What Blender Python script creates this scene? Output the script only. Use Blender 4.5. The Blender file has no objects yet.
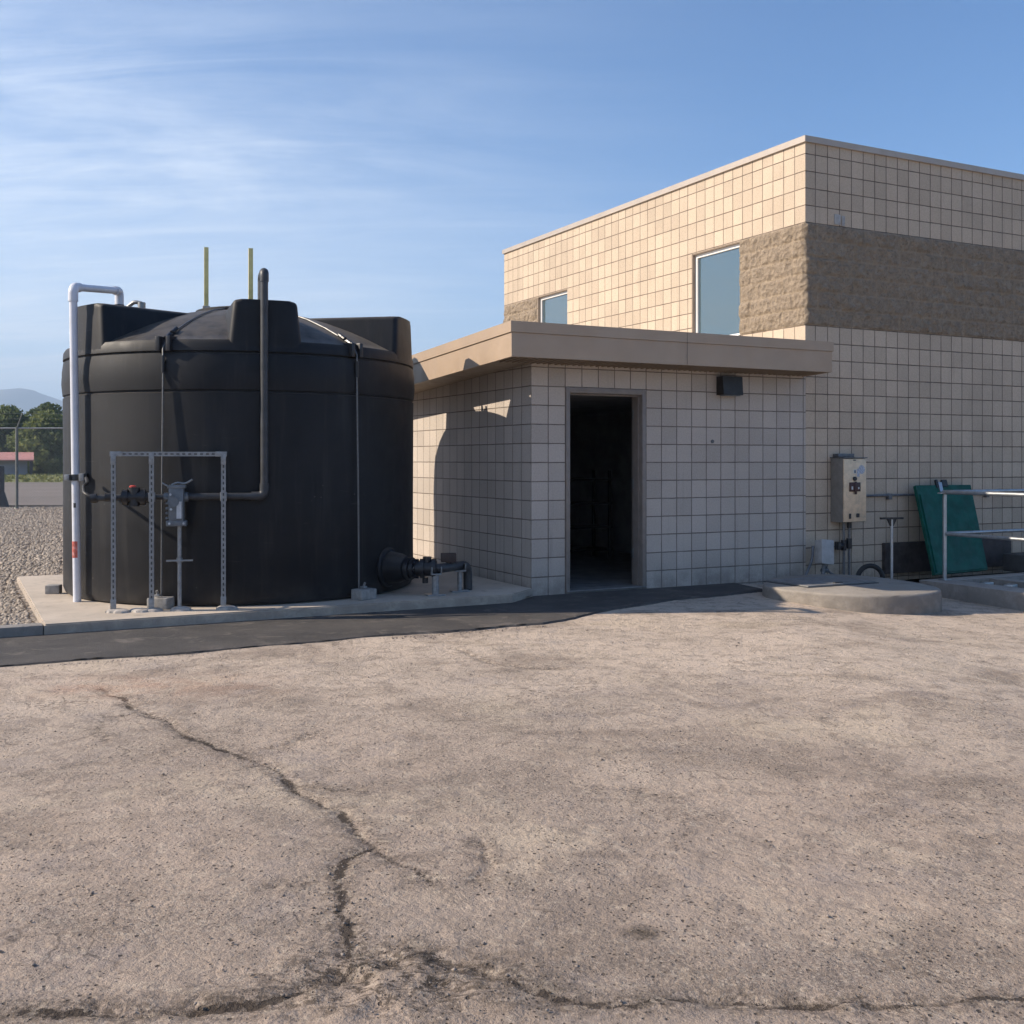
import bpy, bmesh, math, random
import numpy as np
from mathutils import Vector, Matrix, Euler
R = math.radians
random.seed(7); np.random.seed(7)
SC = bpy.context.scene
COL = SC.collection

# ------------------------------------------------------------------ frames
CAMH = 1.48
A = Vector((.205, 11.70, 0))                 # front left corner of the annex
U = Vector((.8877, .4604, 0)); V = Vector((-.4604, .8877, 0))
TH = math.atan2(.4604, .8877)
def W(u, v, z=0.): return A + U*u + V*v + Vector((0, 0, z))
TC = Vector((-2.965, 12.01, .10)); TR = 1.86   # tank centre on its pad, radius
SUN = Vector((-1., -.085, 0)).normalized(); SUN_EL = 31.5

# ------------------------------------------------------------------ node helpers
class NT:
    def __init__(s, tree): s.t = tree; s.n = tree.nodes; s.l = tree.links
    def new(s, typ, **kw):
        n = s.n.new(typ)
        for k, v in kw.items(): setattr(n, k, v)
        return n
    def put(s, sock, v):
        if isinstance(v, bpy.types.NodeSocket): s.l.new(v, sock)
        elif v is not None:
            if sock.type == 'RGBA' and len(v) == 3: v = (*v, 1)
            sock.default_value = v
    def math(s, op, a, b=None, c=None, clamp=False):
        n = s.new('ShaderNodeMath', operation=op, use_clamp=clamp)
        s.put(n.inputs[0], a)
        if b is not None: s.put(n.inputs[1], b)
        if c is not None: s.put(n.inputs[2], c)
        return n.outputs[0]
    def vmath(s, op, a, b=None, scale=None):
        n = s.new('ShaderNodeVectorMath', operation=op)
        s.put(n.inputs[0], a)
        if b is not None: s.put(n.inputs[1], b)
        if scale is not None: s.put(n.inputs['Scale'], scale)
        return n.outputs[0]
    def mix(s, f, a, b, blend='MIX'):
        n = s.new('ShaderNodeMix', data_type='RGBA', blend_type=blend)
        s.put(n.inputs[0], f); s.put(n.inputs[6], a); s.put(n.inputs[7], b)
        return n.outputs[2]
    def noise(s, vec, scale, detail=4, rough=.55, dist=0.):
        n = s.new('ShaderNodeTexNoise')
        s.put(n.inputs['Vector'], vec); n.inputs['Scale'].default_value = scale
        n.inputs['Detail'].default_value = detail; n.inputs['Roughness'].default_value = rough
        n.inputs['Distortion'].default_value = dist
        return n.outputs[0]
    def voro(s, vec, scale, feature='F1', rand=1.):
        n = s.new('ShaderNodeTexVoronoi', feature=feature)
        s.put(n.inputs['Vector'], vec); n.inputs['Scale'].default_value = scale
        n.inputs['Randomness'].default_value = rand
        return n
    def ramp(s, f, lo, hi, a=0., b=1.):
        n = s.new('ShaderNodeMapRange'); n.interpolation_type = 'SMOOTHSTEP'
        s.put(n.inputs[0], f); n.inputs[1].default_value = lo; n.inputs[2].default_value = hi
        n.inputs[3].default_value = a; n.inputs[4].default_value = b
        return n.outputs[0]
    def mapping(s, vec, scale=(1, 1, 1), rot=(0, 0, 0), loc=(0, 0, 0)):
        n = s.new('ShaderNodeMapping'); s.put(n.inputs[0], vec)
        n.inputs[1].default_value = loc; n.inputs[2].default_value = rot; n.inputs[3].default_value = scale
        return n.outputs[0]
    def attr(s, name):
        return s.new('ShaderNodeAttribute', attribute_name=name).outputs['Fac']

def mat_base(name):
    m = bpy.data.materials.new(name); m.use_nodes = True
    t = NT(m.node_tree); t.n.clear()
    out = t.new('ShaderNodeOutputMaterial'); p = t.new('ShaderNodeBsdfPrincipled')
    t.l.new(p.outputs[0], out.inputs[0])
    tc = t.new('ShaderNodeTexCoord')
    return m, t, p, tc
def bump(t, p, h, strength, dist):
    b = t.new('ShaderNodeBump'); b.inputs['Strength'].default_value = strength
    b.inputs['Distance'].default_value = dist
    t.put(b.inputs['Height'], h); t.l.new(b.outputs[0], p.inputs['Normal'])

def simple(name, col, rough=.6, metal=0., var=.12, scale=8., grain=0., gscale=90., dirt=None, dirt_amt=.5, rvar=.1, spec=None):
    """plain surface with mottling, fine grain bump and optional dirt patches"""
    m, t, p, tc = mat_base(name); o = tc.outputs['Object']
    n = t.noise(o, scale, 5, .6)
    c1 = tuple(max(0, x*(1-var)) for x in col); c2 = tuple(min(1, x*(1+var)) for x in col)
    c = t.mix(t.ramp(n, .3, .7), c1, c2)
    if dirt:
        d = t.ramp(t.noise(o, scale*.45, 6, .65, .6), .5, .72)
        c = t.mix(t.math('MULTIPLY', d, dirt_amt), c, dirt)
    t.put(p.inputs['Base Color'], c)
    t.put(p.inputs['Roughness'], t.ramp(t.noise(o, scale*2.3, 4), .3, .7, max(.05, rough-rvar), min(1, rough+rvar)))
    p.inputs['Metallic'].default_value = metal
    if spec is not None: p.inputs['Specular IOR Level'].default_value = spec
    if grain: bump(t, p, t.noise(o, gscale, 3, .6), grain, .004)
    return m

def _nv(self, o, sc):
    n = self.new('ShaderNodeTexNoise'); self.put(n.inputs['Vector'], o); n.inputs['Scale'].default_value = sc
    n.inputs['Detail'].default_value = 3
    return self.vmath('SUBTRACT', n.outputs[1], (.5, .5, .5))
NT.new_noise_vec = _nv
M = {}
M['galv'] = simple('galvanised steel', (.30, .305, .31), .5, .6, .18, 30, .15, dirt=(.25, .23, .2), dirt_amt=.5)
M['slot'] = simple('dark steel and slot shade', (.06, .06, .06), .7)  # dark steel; on the struts its bars paint the shade inside slots
M['pvc_white'] = simple('white pipe plastic', (.66, .67, .72), .38, 0, .05, 6, 0, dirt=(.45, .42, .38), dirt_amt=.35)
M['pvc_red'] = simple('red tape', (.55, .13, .10), .5, 0, .3, 25, dirt=(.6, .5, .5), dirt_amt=.7)
M['pvc_grey'] = simple('grey pipe plastic', (.042, .044, .049), .45, 0, .2, 9, dirt=(.09, .08, .07), dirt_amt=.4)
M['black_plastic'] = simple('black plastic', (.02, .02, .023), .4, 0, .2, 20)
M['red_plastic'] = simple('red plastic', (.5, .06, .05), .45)
M['act_grey'] = simple('painted casting grey', (.14, .155, .17), .45, .1, .15, 16, .1, dirt=(.2, .18, .15), dirt_amt=.4)
M['label_white'] = simple('label', (.55, .56, .57), .5)
M['cable'] = simple('wire rope', (.17, .17, .17), .5, .6, .2, 60)
M['block'] = simple('grey concrete block', (.30, .285, .265), .9, 0, .2, 18, .6, 60)
M['grout'] = simple('grout', (.40, .36, .32), .95, 0, .25, 14, .8, 50)
M['yellow'] = simple('yellow fibreglass', (.70, .60, .26), .5, 0, .12, 9, dirt=(.4, .33, .18))
M['fascia'] = simple('tan sheet metal', (.41, .305, .215), .5, .05, .05, 2.2, dirt=(.36, .29, .22), dirt_amt=.4)
M['roofing'] = simple('roof membrane', (.5, .44, .36), .85, 0, .15, 3)
M['soffit'] = simple('soffit panel', (.30, .24, .18), .6, 0, .08, 4)
M['coping'] = simple('coping metal', (.44, .38, .325), .5, .1, .06, 3)
M['frame_paint'] = simple('door frame paint', (.235, .20, .175), .45, .05, .1, 7)
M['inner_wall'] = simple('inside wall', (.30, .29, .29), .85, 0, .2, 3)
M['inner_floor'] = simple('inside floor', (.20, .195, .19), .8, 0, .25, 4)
M['darkmetal'] = simple('dark bronze metal', (.03, .028, .028), .45, .2, .2, 12)
M['win_frame'] = simple('white window frame', (.78, .76, .73), .4, 0, .04, 6)
M['win_reveal'] = simple('window reveal', (.33, .26, .2), .8, 0, .1, 8)
M['stainless'] = simple('brushed stainless', (.74, .56, .38), .45, .35, .1, 14, dirt=(.36, .31, .25), dirt_amt=.5)
M['panel_side'] = simple('panel side', (.27, .25, .225), .55, .35, .1, 10)
M['keypad'] = simple('maroon keypad', (.05, .014, .014), .4)
M['sticker'] = simple('sticker', (.42, .44, .5), .5, 0, .35, 60)
M['grey_box'] = simple('grey box', (.42, .40, .38), .55, .1, .12, 10, dirt=(.2, .18, .16))
M['conduit'] = simple('conduit', (.16, .16, .165), .5, .5, .2, 20)
M['green'] = simple('green fibreglass', (.004, .085, .06), .55, 0, .25, 5, .08, 60, dirt=(.012, .08, .06), dirt_amt=.6, spec=.25)
M['rail'] = simple('aluminium rail', (.42, .44, .455), .4, .75, .12, 12)
M['plinth'] = simple('dark plinth', (.055, .045, .042), .85, 0, .3, 6)
M['grate'] = simple('pit grating', (.035, .035, .038), .8, .2, .3, 9)
M['hatch'] = simple('steel hatch', (.24, .235, .23), .6, .3, .15, 7, .2)
M['rubber'] = simple('black rubber', (.017, .017, .018), .6)
M['shed_wall'] = simple('shed wall', (.30, .28, .29), .8, 0, .1, 1.)
M['shed_roof'] = simple('red metal roof', (.50, .23, .19), .6, 0, .12, .8)
M['shed_dark'] = simple('dark timber', (.06, .045, .04), .85)
M['wood'] = simple('grey wood rail', (.22, .2, .17), .9)
M['bark'] = simple('bark', (.09, .07, .05), .95, 0, .3, 3)

# concrete (pad, kerbs, slab)
def concrete(name, col, dark, sc=1.):
    m, t, p, tc = mat_base(name); o = tc.outputs['Object']
    c = t.mix(t.ramp(t.noise(o, 2.2*sc, 6, .62), .3, .7), col, tuple(x*.82 for x in col))
    c = t.mix(t.math('MULTIPLY', t.ramp(t.noise(o, 5*sc, 7, .7, .8), .54, .72), .6), c, dark)
    c = t.mix(t.math('MULTIPLY', t.ramp(t.noise(o, 120, 3, .7), .56, .7), .45), c, dark)
    geo = t.new('ShaderNodeNewGeometry'); sx = t.new('ShaderNodeSeparateXYZ'); t.l.new(geo.outputs['Normal'], sx.inputs[0])
    side = t.ramp(t.math('ABSOLUTE', sx.outputs[2]), .8, .3)     # cast faces are darker and blotchier than the trowelled top
    c = t.mix(t.math('MULTIPLY', side, t.ramp(t.noise(o, 6, 5, .7), .3, .6, .15, .6)), c, dark)
    t.put(p.inputs['Base Color'], c); p.inputs['Roughness'].default_value = .9
    h = t.math('ADD', t.math('MULTIPLY', t.noise(o, 9, 4), .6), t.math('MULTIPLY', t.noise(o, 130, 3, .7), .25))
    bump(t, p, h, .6, .012)
    return m
M['pad'] = concrete('pad concrete', (.57, .48, .385), (.25, .21, .175))
M['slab'] = concrete('slab concrete', (.34, .30, .255), (.15, .13, .11), 1.3)
M['curb'] = concrete('kerb concrete', (.38, .34, .30), (.17, .15, .13))

# scored block wall --------------------------------------------------
def block_wall(name, col, du, dz, zoff, joint, uoff=0., jw=.0045):
    m, t, p, tc = mat_base(name); o = tc.outputs['Object']
    s = t.new('ShaderNodeSeparateXYZ'); t.l.new(o, s.inputs[0])
    sn = t.new('ShaderNodeSeparateXYZ'); t.l.new(tc.outputs['Normal'], sn.inputs[0])
    sel = t.math('GREATER_THAN', t.math('ABSOLUTE', sn.outputs[0]), .5)
    h = t.math('ADD', t.math('MULTIPLY', s.outputs[1], sel), t.math('MULTIPLY', s.outputs[0], t.math('SUBTRACT', 1., sel)))
    a = t.math('DIVIDE', t.math('SUBTRACT', h, uoff), du); b = t.math('DIVIDE', t.math('SUBTRACT', s.outputs[2], zoff), dz)
    wob = t.math('MULTIPLY', t.math('SUBTRACT', t.noise(o, 14, 3), .5), .03)
    def edge(x, d):
        f = t.math('FRACT', t.math('ADD', x, wob))
        return t.math('MULTIPLY', t.math('MINIMUM', f, t.math('SUBTRACT', 1., f)), d)
    ea, eb = edge(a, du), edge(b, dz)
    # scores between mortar joints differ slightly in width
    e = t.math('MINIMUM', ea, eb)
    j = t.ramp(e, jw*.8, jw*1.9, 1., 0.)
    cid = t.new('ShaderNodeCombineXYZ')
    t.l.new(t.math('FLOOR', a), cid.inputs[0]); t.l.new(t.math('FLOOR', b), cid.inputs[1]); t.put(cid.inputs[2], sel)
    wn = t.new('ShaderNodeTexWhiteNoise'); t.l.new(cid.outputs[0], wn.inputs['Vector'])
    v = t.ramp(wn.outputs['Value'], 0, 1, .90, 1.05)
    big = t.ramp(t.noise(o, .9, 5, .6), .3, .7, .93, 1.05)
    fine = t.ramp(t.noise(o, 55, 4, .7), .3, .72, .9, 1.06)
    k = t.math('MULTIPLY', t.math('MULTIPLY', v, big), fine)
    cc = t.new('ShaderNodeCombineColor')
    for i in range(3): t.l.new(t.math('MULTIPLY', k, col[i]), cc.inputs[i])
    c = cc.outputs[0]
    # run-off streaks, and darker blotches towards the foot
    st = t.ramp(t.noise(t.mapping(o, (3, 3, .25)), 2.2, 5, .65), .56, .78)
    c = t.mix(t.math('MULTIPLY', st, .42), c, tuple(x*.55 for x in col))
    low = t.math('MULTIPLY', t.ramp(s.outputs[2], 0.02, .34, 1, 0), t.ramp(t.noise(o, 5, 6, .7), .3, .65))
    c = t.mix(t.math('MULTIPLY', low, .55), c, (.17, .145, .12))
    pit = t.ramp(t.voro(o, 38).outputs['Distance'], .05, .14, 1, 0)
    pit = t.math('MULTIPLY', pit, t.ramp(t.noise(o, 3.5, 3), .5, .62))
    c = t.mix(t.math('MULTIPLY', pit, .5), c, joint)
    c = t.mix(t.math('MULTIPLY', j, t.ramp(t.noise(o, 6, 3), .3, .7, .72, 1.)), c, joint)
    t.put(p.inputs['Base Color'], c); p.inputs['Roughness'].default_value = .85
    hh = t.math('SUBTRACT', t.math('MULTIPLY', t.noise(o, 70, 4, .7), .12), j)
    bump(t, p, hh, .8, .006)
    return m
M['annex_wall'] = block_wall('annex scored block', (.51, .445, .385), .2139, .2075, 0., (.135, .108, .088), 0., .0038)
M['main_wall'] = block_wall('main scored block', (.555, .445, .335), .203, .2140, 4.447-.2140*20, (.11, .08, .058), 0., .0042)

def split_face(name, col):
    m, t, p, tc = mat_base(name); o = tc.outputs['Object']
    n = t.noise(o, 9, 6, .65); c = t.mix(t.ramp(n, .3, .7), tuple(x*.8 for x in col), tuple(x*1.12 for x in col))
    c = t.mix(t.ramp(t.noise(o, 32, 6, .8), .50, .66), c, tuple(x*.55 for x in col))
    c = t.mix(t.math('MULTIPLY', t.attr('mortar'), .7), c, tuple(x*1.22 for x in col))
    t.put(p.inputs['Base Color'], c); p.inputs['Roughness'].default_value = .95
    fc = t.voro(t.vmath('ADD', o, t.vmath('SCALE', t.new_noise_vec(o, 9.), scale=.05)), 17).outputs['Distance']
    bump(t, p, t.math('ADD', t.noise(o, 24, 7, .78), t.math('MULTIPLY', fc, .8)), 1., .04)
    return m
M['split'] = split_face('split face block', (.37, .29, .21))

# glass
def glass():
    m, t, p, tc = mat_base('window glass'); o = tc.outputs['Object']
    p.inputs['Base Color'].default_value = (.05, .09, .11, 1)
    p.inputs['Roughness'].default_value = .03; p.inputs['Metallic'].default_value = 0
    p.inputs['IOR'].default_value = 1.9; p.inputs['Coat Weight'].default_value = 1.; p.inputs['Coat Roughness'].default_value = .02
    p.inputs['Coat IOR'].default_value = 1.9
    bump(t, p, t.noise(o, 1.6, 2), .03, .02)
    return m
M['glass'] = glass()

# tank polyethylene
def tank_mat():
    m, t, p, tc = mat_base('black polyethylene'); o = tc.outputs['Object']
    s = t.new('ShaderNodeSeparateXYZ'); t.l.new(o, s.inputs[0])
    c = t.mix(t.ramp(t.noise(o, 1.8, 6, .6), .35, .7), (.005, .006, .009), (.010, .0105, .0135))
    st = t.ramp(t.noise(t.mapping(o, (5, 5, .35)), 2.0, 5, .65), .5, .78)
    c = t.mix(t.math('MULTIPLY', st, .7), c, (.028, .027, .027))
    geo = t.new('ShaderNodeNewGeometry'); sx = t.new('ShaderNodeSeparateXYZ'); t.l.new(geo.outputs['Normal'], sx.inputs[0])
    up = t.math('MULTIPLY', t.ramp(sx.outputs[2], .25, .8), t.ramp(t.noise(o, 6, 6, .65), .25, .6))
    c = t.mix(t.math('MULTIPLY', up, .7), c, (.085, .072, .06))
    # dried splashes, thicker near the foot of the wall
    sp = t.ramp(t.voro(o, 13).outputs['Distance'], .06, .11, 1, 0)
    sp = t.math('MULTIPLY', sp, t.ramp(t.noise(o, 2.1, 2), .57, .66))
    sp = t.math('MULTIPLY', sp, t.ramp(s.outputs[2], 1.5, .5))
    c = t.mix(t.math('MULTIPLY', sp, .8), c, (.26, .235, .2))
    dust = t.math('MULTIPLY', t.ramp(s.outputs[2], .0, .35, 1, 0), t.ramp(t.noise(o, 4, 5), .3, .7))
    c = t.mix(t.math('MULTIPLY', dust, .35), c, (.09, .078, .066))
    sf = t.ramp(t.noise(t.mapping(o, (2, 2, 26), (0, .5, .2)), 1.6, 5, .7), .62, .70)
    sf = t.math('MULTIPLY', sf, t.ramp(t.noise(o, 1.1, 3), .52, .62))
    c = t.mix(t.math('MULTIPLY', sf, .55), c, (.075, .07, .065))
    t.put(p.inputs['Base Color'], c)
    t.put(p.inputs['Roughness'], t.ramp(t.noise(o, 5, 5, .6), .3, .7, .50, .60))
    p.inputs['Specular IOR Level'].default_value = .34
    p.inputs['Sheen Weight'].default_value = .06; p.inputs['Sheen Roughness'].default_value = .45; p.inputs['Sheen Tint'].default_value = (1, .93, .86, 1)
    bump(t, p, t.math('ADD', t.noise(t.mapping(o, (1, 1, .6)), 1.4, 2), t.math('MULTIPLY', t.noise(o, 160, 2), .02)), .35, .03)
    return m
M['tank'] = tank_mat()

# yard surface
def yard_mat():
    m, t, p, tc = mat_base('worn concrete yard'); o = tc.outputs['Object']
    mu = lambda a, b: t.math('MULTIPLY', a, b)
    s = t.new('ShaderNodeSeparateXYZ'); t.l.new(o, s.inputs[0])
    c = t.mix(t.ramp(t.noise(o, .42, 5, .58, .4), .35, .65), (.43, .335, .262), (.335, .265, .212))
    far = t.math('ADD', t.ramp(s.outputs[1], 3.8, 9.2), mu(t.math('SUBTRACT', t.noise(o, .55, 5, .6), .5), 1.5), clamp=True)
    c = t.mix(mu(far, .72), c, (.67, .545, .43))          # colour pales from the near yard towards the building
    # broad worn and damp-looking areas
    c = t.mix(mu(t.ramp(t.noise(t.mapping(o, (1, 1.25, 1), (0, 0, .5)), .95, 5, .62, .6), .47, .66), .55), c, (.20, .155, .12))
    c = t.mix(mu(t.ramp(t.noise(t.vmath('ADD', o, (7.1, 2.2, 0)), .8, 6, .64, .5), .53, .68), .65), c, (.54, .435, .325))
    c = t.mix(mu(t.ramp(t.noise(t.vmath('ADD', o, (1.1, 9.2, 0)), 1.7, 6, .7, .4), .53, .68), .35), c, (.27, .235, .225))
    # trowel mottling, crisp edged
    c = t.mix(mu(t.ramp(t.noise(o, 6.5, 6, .74, .5), .50, .60), .42), c, (.19, .152, .122))
    c = t.mix(mu(t.ramp(t.noise(t.vmath('ADD', o, (3., 4., 0)), 11, 6, .76, .3), .54, .62), .45), c, (.55, .45, .35))
    wear = t.math('MAXIMUM', t.ramp(t.noise(o, 1.25, 6, .66, .4), .48, .64), mu(t.attr('bare'), t.ramp(t.noise(o, 4, 5, .7), .3, .5)))        # where the skin has gone and the aggregate shows
    gr = t.noise(o, 62, 4, .8)
    c = t.mix(mu(t.ramp(gr, .50, .60), t.math('ADD', mu(wear, .46), .06)), c, (.13, .103, .086))
    c = t.mix(mu(t.ramp(t.noise(t.vmath('ADD', o, (5, 5, 0)), 88, 3, .8), .54, .63), t.math('ADD', mu(wear, .42), .08)), c, (.62, .52, .42))
    # aggregate stones bared in the worn patches
    va = t.voro(o, 62); sc = t.new('ShaderNodeSeparateColor'); t.l.new(va.outputs['Color'], sc.inputs[0])
    ag = mu(mu(t.ramp(va.outputs['Distance'], .30, .42, 1, 0), wear), t.ramp(sc.outputs[0], .45, .55))
    c = t.mix(mu(ag, .75), c, t.mix(sc.outputs[1], (.12, .1, .09), (.50, .42, .34)))
    # pits
    vd2 = t.voro(t.vmath('ADD', o, (3.3, 1.7, 0)), 19).outputs['Distance']
    pit = mu(t.ramp(vd2, .09, .15, 1, 0), t.ramp(t.noise(o, 2.0, 3), .36, .52))
    vd3 = t.voro(t.vmath('ADD', o, (8.3, 2.7, 0)), 42).outputs['Distance']
    pit = t.math('MAXIMUM', pit, mu(t.ramp(vd3, .13, .21, 1, 0), t.ramp(t.noise(o, 1.6, 4, .65), .43, .56)))
    c = t.mix(mu(pit, .85), c, (.06, .047, .038))
    # short crazing lines
    dv = t.vmath('ADD', o, t.vmath('SCALE', t.new_noise_vec(o, 3.1), scale=.42))
    ve = t.voro(dv, 1.9, 'DISTANCE_TO_EDGE').outputs['Distance']
    ve = t.math('ADD', ve, mu(t.math('SUBTRACT', t.noise(o, 40, 4, .7), .5), .03))
    cz = mu(t.ramp(ve, .0, .014, 1, 0), t.ramp(t.noise(o, 1.1, 5, .65), .50, .60))
    c = t.mix(mu(cz, .6), c, (.085, .067, .054))
    # the long crack (distance in metres carried by the mesh)
    cd = t.math('ADD', t.attr('crack'), mu(t.math('SUBTRACT', t.noise(o, 34, 4, .8), .5), .085))
    wd = t.ramp(t.noise(o, 4.5, 4, .6), .36, .70, -.004, .018)
    ck = t.math('SUBTRACT', 1., t.math('DIVIDE', cd, t.math('MAXIMUM', wd, .001)), clamp=True)
    ck = mu(t.math('MULTIPLY', ck, 4., clamp=True), 1.)
    hd = t.math('ADD', t.attr('crack'), mu(t.math('SUBTRACT', t.noise(o, 8, 4, .72), .5), .24))
    halo = mu(t.ramp(hd, -.02, .12, 1, 0), t.ramp(t.noise(o, 34, 5, .8), .43, .55))
    c = t.mix(mu(halo, .75), c, (.095, .073, .056))
    lip = mu(t.ramp(hd, .0, .10, 1, 0), t.ramp(t.noise(t.vmath('ADD', o, (2, 8, 0)), 16, 6, .75), .52, .62))
    c = t.mix(mu(lip, .5), c, (.58, .475, .36))
    c = t.mix(mu(ck, .9), c, (.05, .038, .03))
    ero = mu(t.attr('erosion'), t.ramp(t.noise(t.mapping(o, (1, 2.0, 1)), 15, 5, .78, .6), .47, .56))
    c = t.mix(mu(ero, .92), c, (.075, .057, .043))
    c = t.mix(mu(t.attr('oil'), t.ramp(t.noise(o, 18, 5, .7), .3, .55, .3, .9)), c, (.07, .053, .036))
    c = t.mix(mu(t.attr('rust'), t.ramp(t.noise(o, 3, 6, .65), .36, .62, .05, .5)), c, (.44, .265, .185))
    c = t.mix(mu(t.attr('tyre'), t.ramp(t.noise(o, 6, 6, .7), .36, .62, .1, .75)), c, (.62, .51, .40))
    t.put(p.inputs['Base Color'], c); p.inputs['Roughness'].default_value = .95
    p.inputs['Specular IOR Level'].default_value = .25
    h = t.math('ADD', mu(t.noise(o, 3.5, 5, .6), 1.4), mu(gr, t.math('ADD', mu(wear, .6), .3)))
    h = t.math('ADD', h, mu(t.noise(o, 20, 5, .72), 1.1))
    for q, w_ in ((pit, .7), (ck, 1.4)): h = t.math('SUBTRACT', h, mu(q, w_))
    bump(t, p, h, .9, .017)
    return m
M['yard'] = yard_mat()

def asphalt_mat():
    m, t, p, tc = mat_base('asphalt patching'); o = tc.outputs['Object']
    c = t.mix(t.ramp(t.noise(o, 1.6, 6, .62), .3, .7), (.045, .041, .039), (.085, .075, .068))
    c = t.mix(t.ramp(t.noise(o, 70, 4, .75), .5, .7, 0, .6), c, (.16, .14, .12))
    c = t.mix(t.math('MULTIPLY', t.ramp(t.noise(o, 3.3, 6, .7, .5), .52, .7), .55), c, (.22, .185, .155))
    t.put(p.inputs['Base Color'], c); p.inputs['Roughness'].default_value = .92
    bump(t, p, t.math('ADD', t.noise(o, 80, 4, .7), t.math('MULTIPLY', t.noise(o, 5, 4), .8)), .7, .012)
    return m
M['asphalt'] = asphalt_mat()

def gravel_mat(name, bed=True):
    m, t, p, tc = mat_base(name); o = tc.outputs['Object']
    if bed:
        v = t.voro(o, 22); d = v.outputs['Distance']
        s = t.new('ShaderNodeSeparateColor'); t.l.new(v.outputs['Color'], s.inputs[0]); r = s.outputs[0]
        c = t.mix(r, (.25, .205, .165), (.47, .40, .33))
        c = t.mix(t.ramp(d, .45, .75), c, (.10, .085, .07))
        t.put(p.inputs['Base Color'], c)
        bump(t, p, t.math('SUBTRACT', 1., d), 1., .03)
    else:
        c = t.mix(t.attr('tone'), (.21, .17, .135), (.50, .425, .345))
        c = t.mix(t.ramp(t.noise(o, 60, 3), .5, .7, 0, .4), c, (.2, .17, .14))
        t.put(p.inputs['Base Color'], c)
    p.inputs['Roughness'].default_value = .95
    return m
M['gravel_bed'] = gravel_mat('gravel bed'); M['stone'] = gravel_mat('gravel stones', False)

def land_mat(name, a, b, c3, sc):
    m, t, p, tc = mat_base(name); o = tc.outputs['Object']
    c = t.mix(t.ramp(t.noise(o, sc, 6, .65), .35, .65), a, b)
    c = t.mix(t.math('MULTIPLY', t.ramp(t.noise(t.mapping(o, (.4, 1.5, 1)), sc*4, 5, .7), .48, .7), .7), c, c3)
    t.put(p.inputs['Base Color'], c); p.inputs['Roughness'].default_value = .95
    bump(t, p, t.noise(o, sc*12, 4, .7), .6, .1)
    return m
M['earth'] = land_mat('dry earth', (.28, .24, .19), (.2, .19, .13), (.16, .17, .08), .02)
M['road'] = land_mat('worn road', (.16, .133, .115), (.20, .168, .145), (.235, .195, .165), .25)
M['grass'] = land_mat('dry grass', (.15, .17, .045), (.2, .19, .065), (.08, .12, .03), .22)
M['hill'] = land_mat('far hills', (.17, .18, .18), (.22, .21, .2), (.13, .15, .14), .003)

def leaf_mat(name, a, b):
    m, t, p, tc = mat_base(name)
    c = t.mix(t.attr('tone'), a, b)
    t.put(p.inputs['Base Color'], c); p.inputs['Roughness'].default_value = .7
    p.inputs['Specular IOR Level'].default_value = .3
    tr = t.new('ShaderNodeBsdfTranslucent'); t.put(tr.inputs[0], c); mx = t.new('ShaderNodeMixShader'); mx.inputs[0].default_value = .4
    t.l.new(p.outputs[0], mx.inputs[1]); t.l.new(tr.outputs[0], mx.inputs[2])
    t.l.new(mx.outputs[0], [n for n in t.n if n.type == 'OUTPUT_MATERIAL'][0].inputs[0])
    return m
M['leaf_dark'] = leaf_mat('dark foliage', (.085, .115, .048), (.18, .21, .09))
M['leaf_mid'] = leaf_mat('mid foliage', (.085, .12, .045), (.18, .215, .08))
M['leaf_light'] = leaf_mat('light foliage', (.12, .15, .05), (.24, .26, .095))

def mesh_mat():
    m, t, p, tc = mat_base('chain link wire')
    p.inputs['Base Color'].default_value = (.3, .3, .3, 1); p.inputs['Metallic'].default_value = .6; p.inputs['Roughness'].default_value = .5
    return m
M['wire'] = mesh_mat()

# ------------------------------------------------------------------ mesh builder
def catmull(pts, r, seg=6):
    """polyline with rounded corners of radius r"""
    P = [Vector(p) for p in pts]; out = [P[0]]
    for i in range(1, len(P)-1):
        a, b, c = P[i-1], P[i], P[i+1]
        d1 = (a-b); d2 = (c-b); rr = min(r, d1.length*.49, d2.length*.49)
        p1 = b+d1.normalized()*rr; p2 = b+d2.normalized()*rr
        for k in range(seg+1):
            t = k/seg; out.append(p1*(1-t)**2 + b*2*t*(1-t) + p2*t*t)
    out.append(P[-1]); return out

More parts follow.
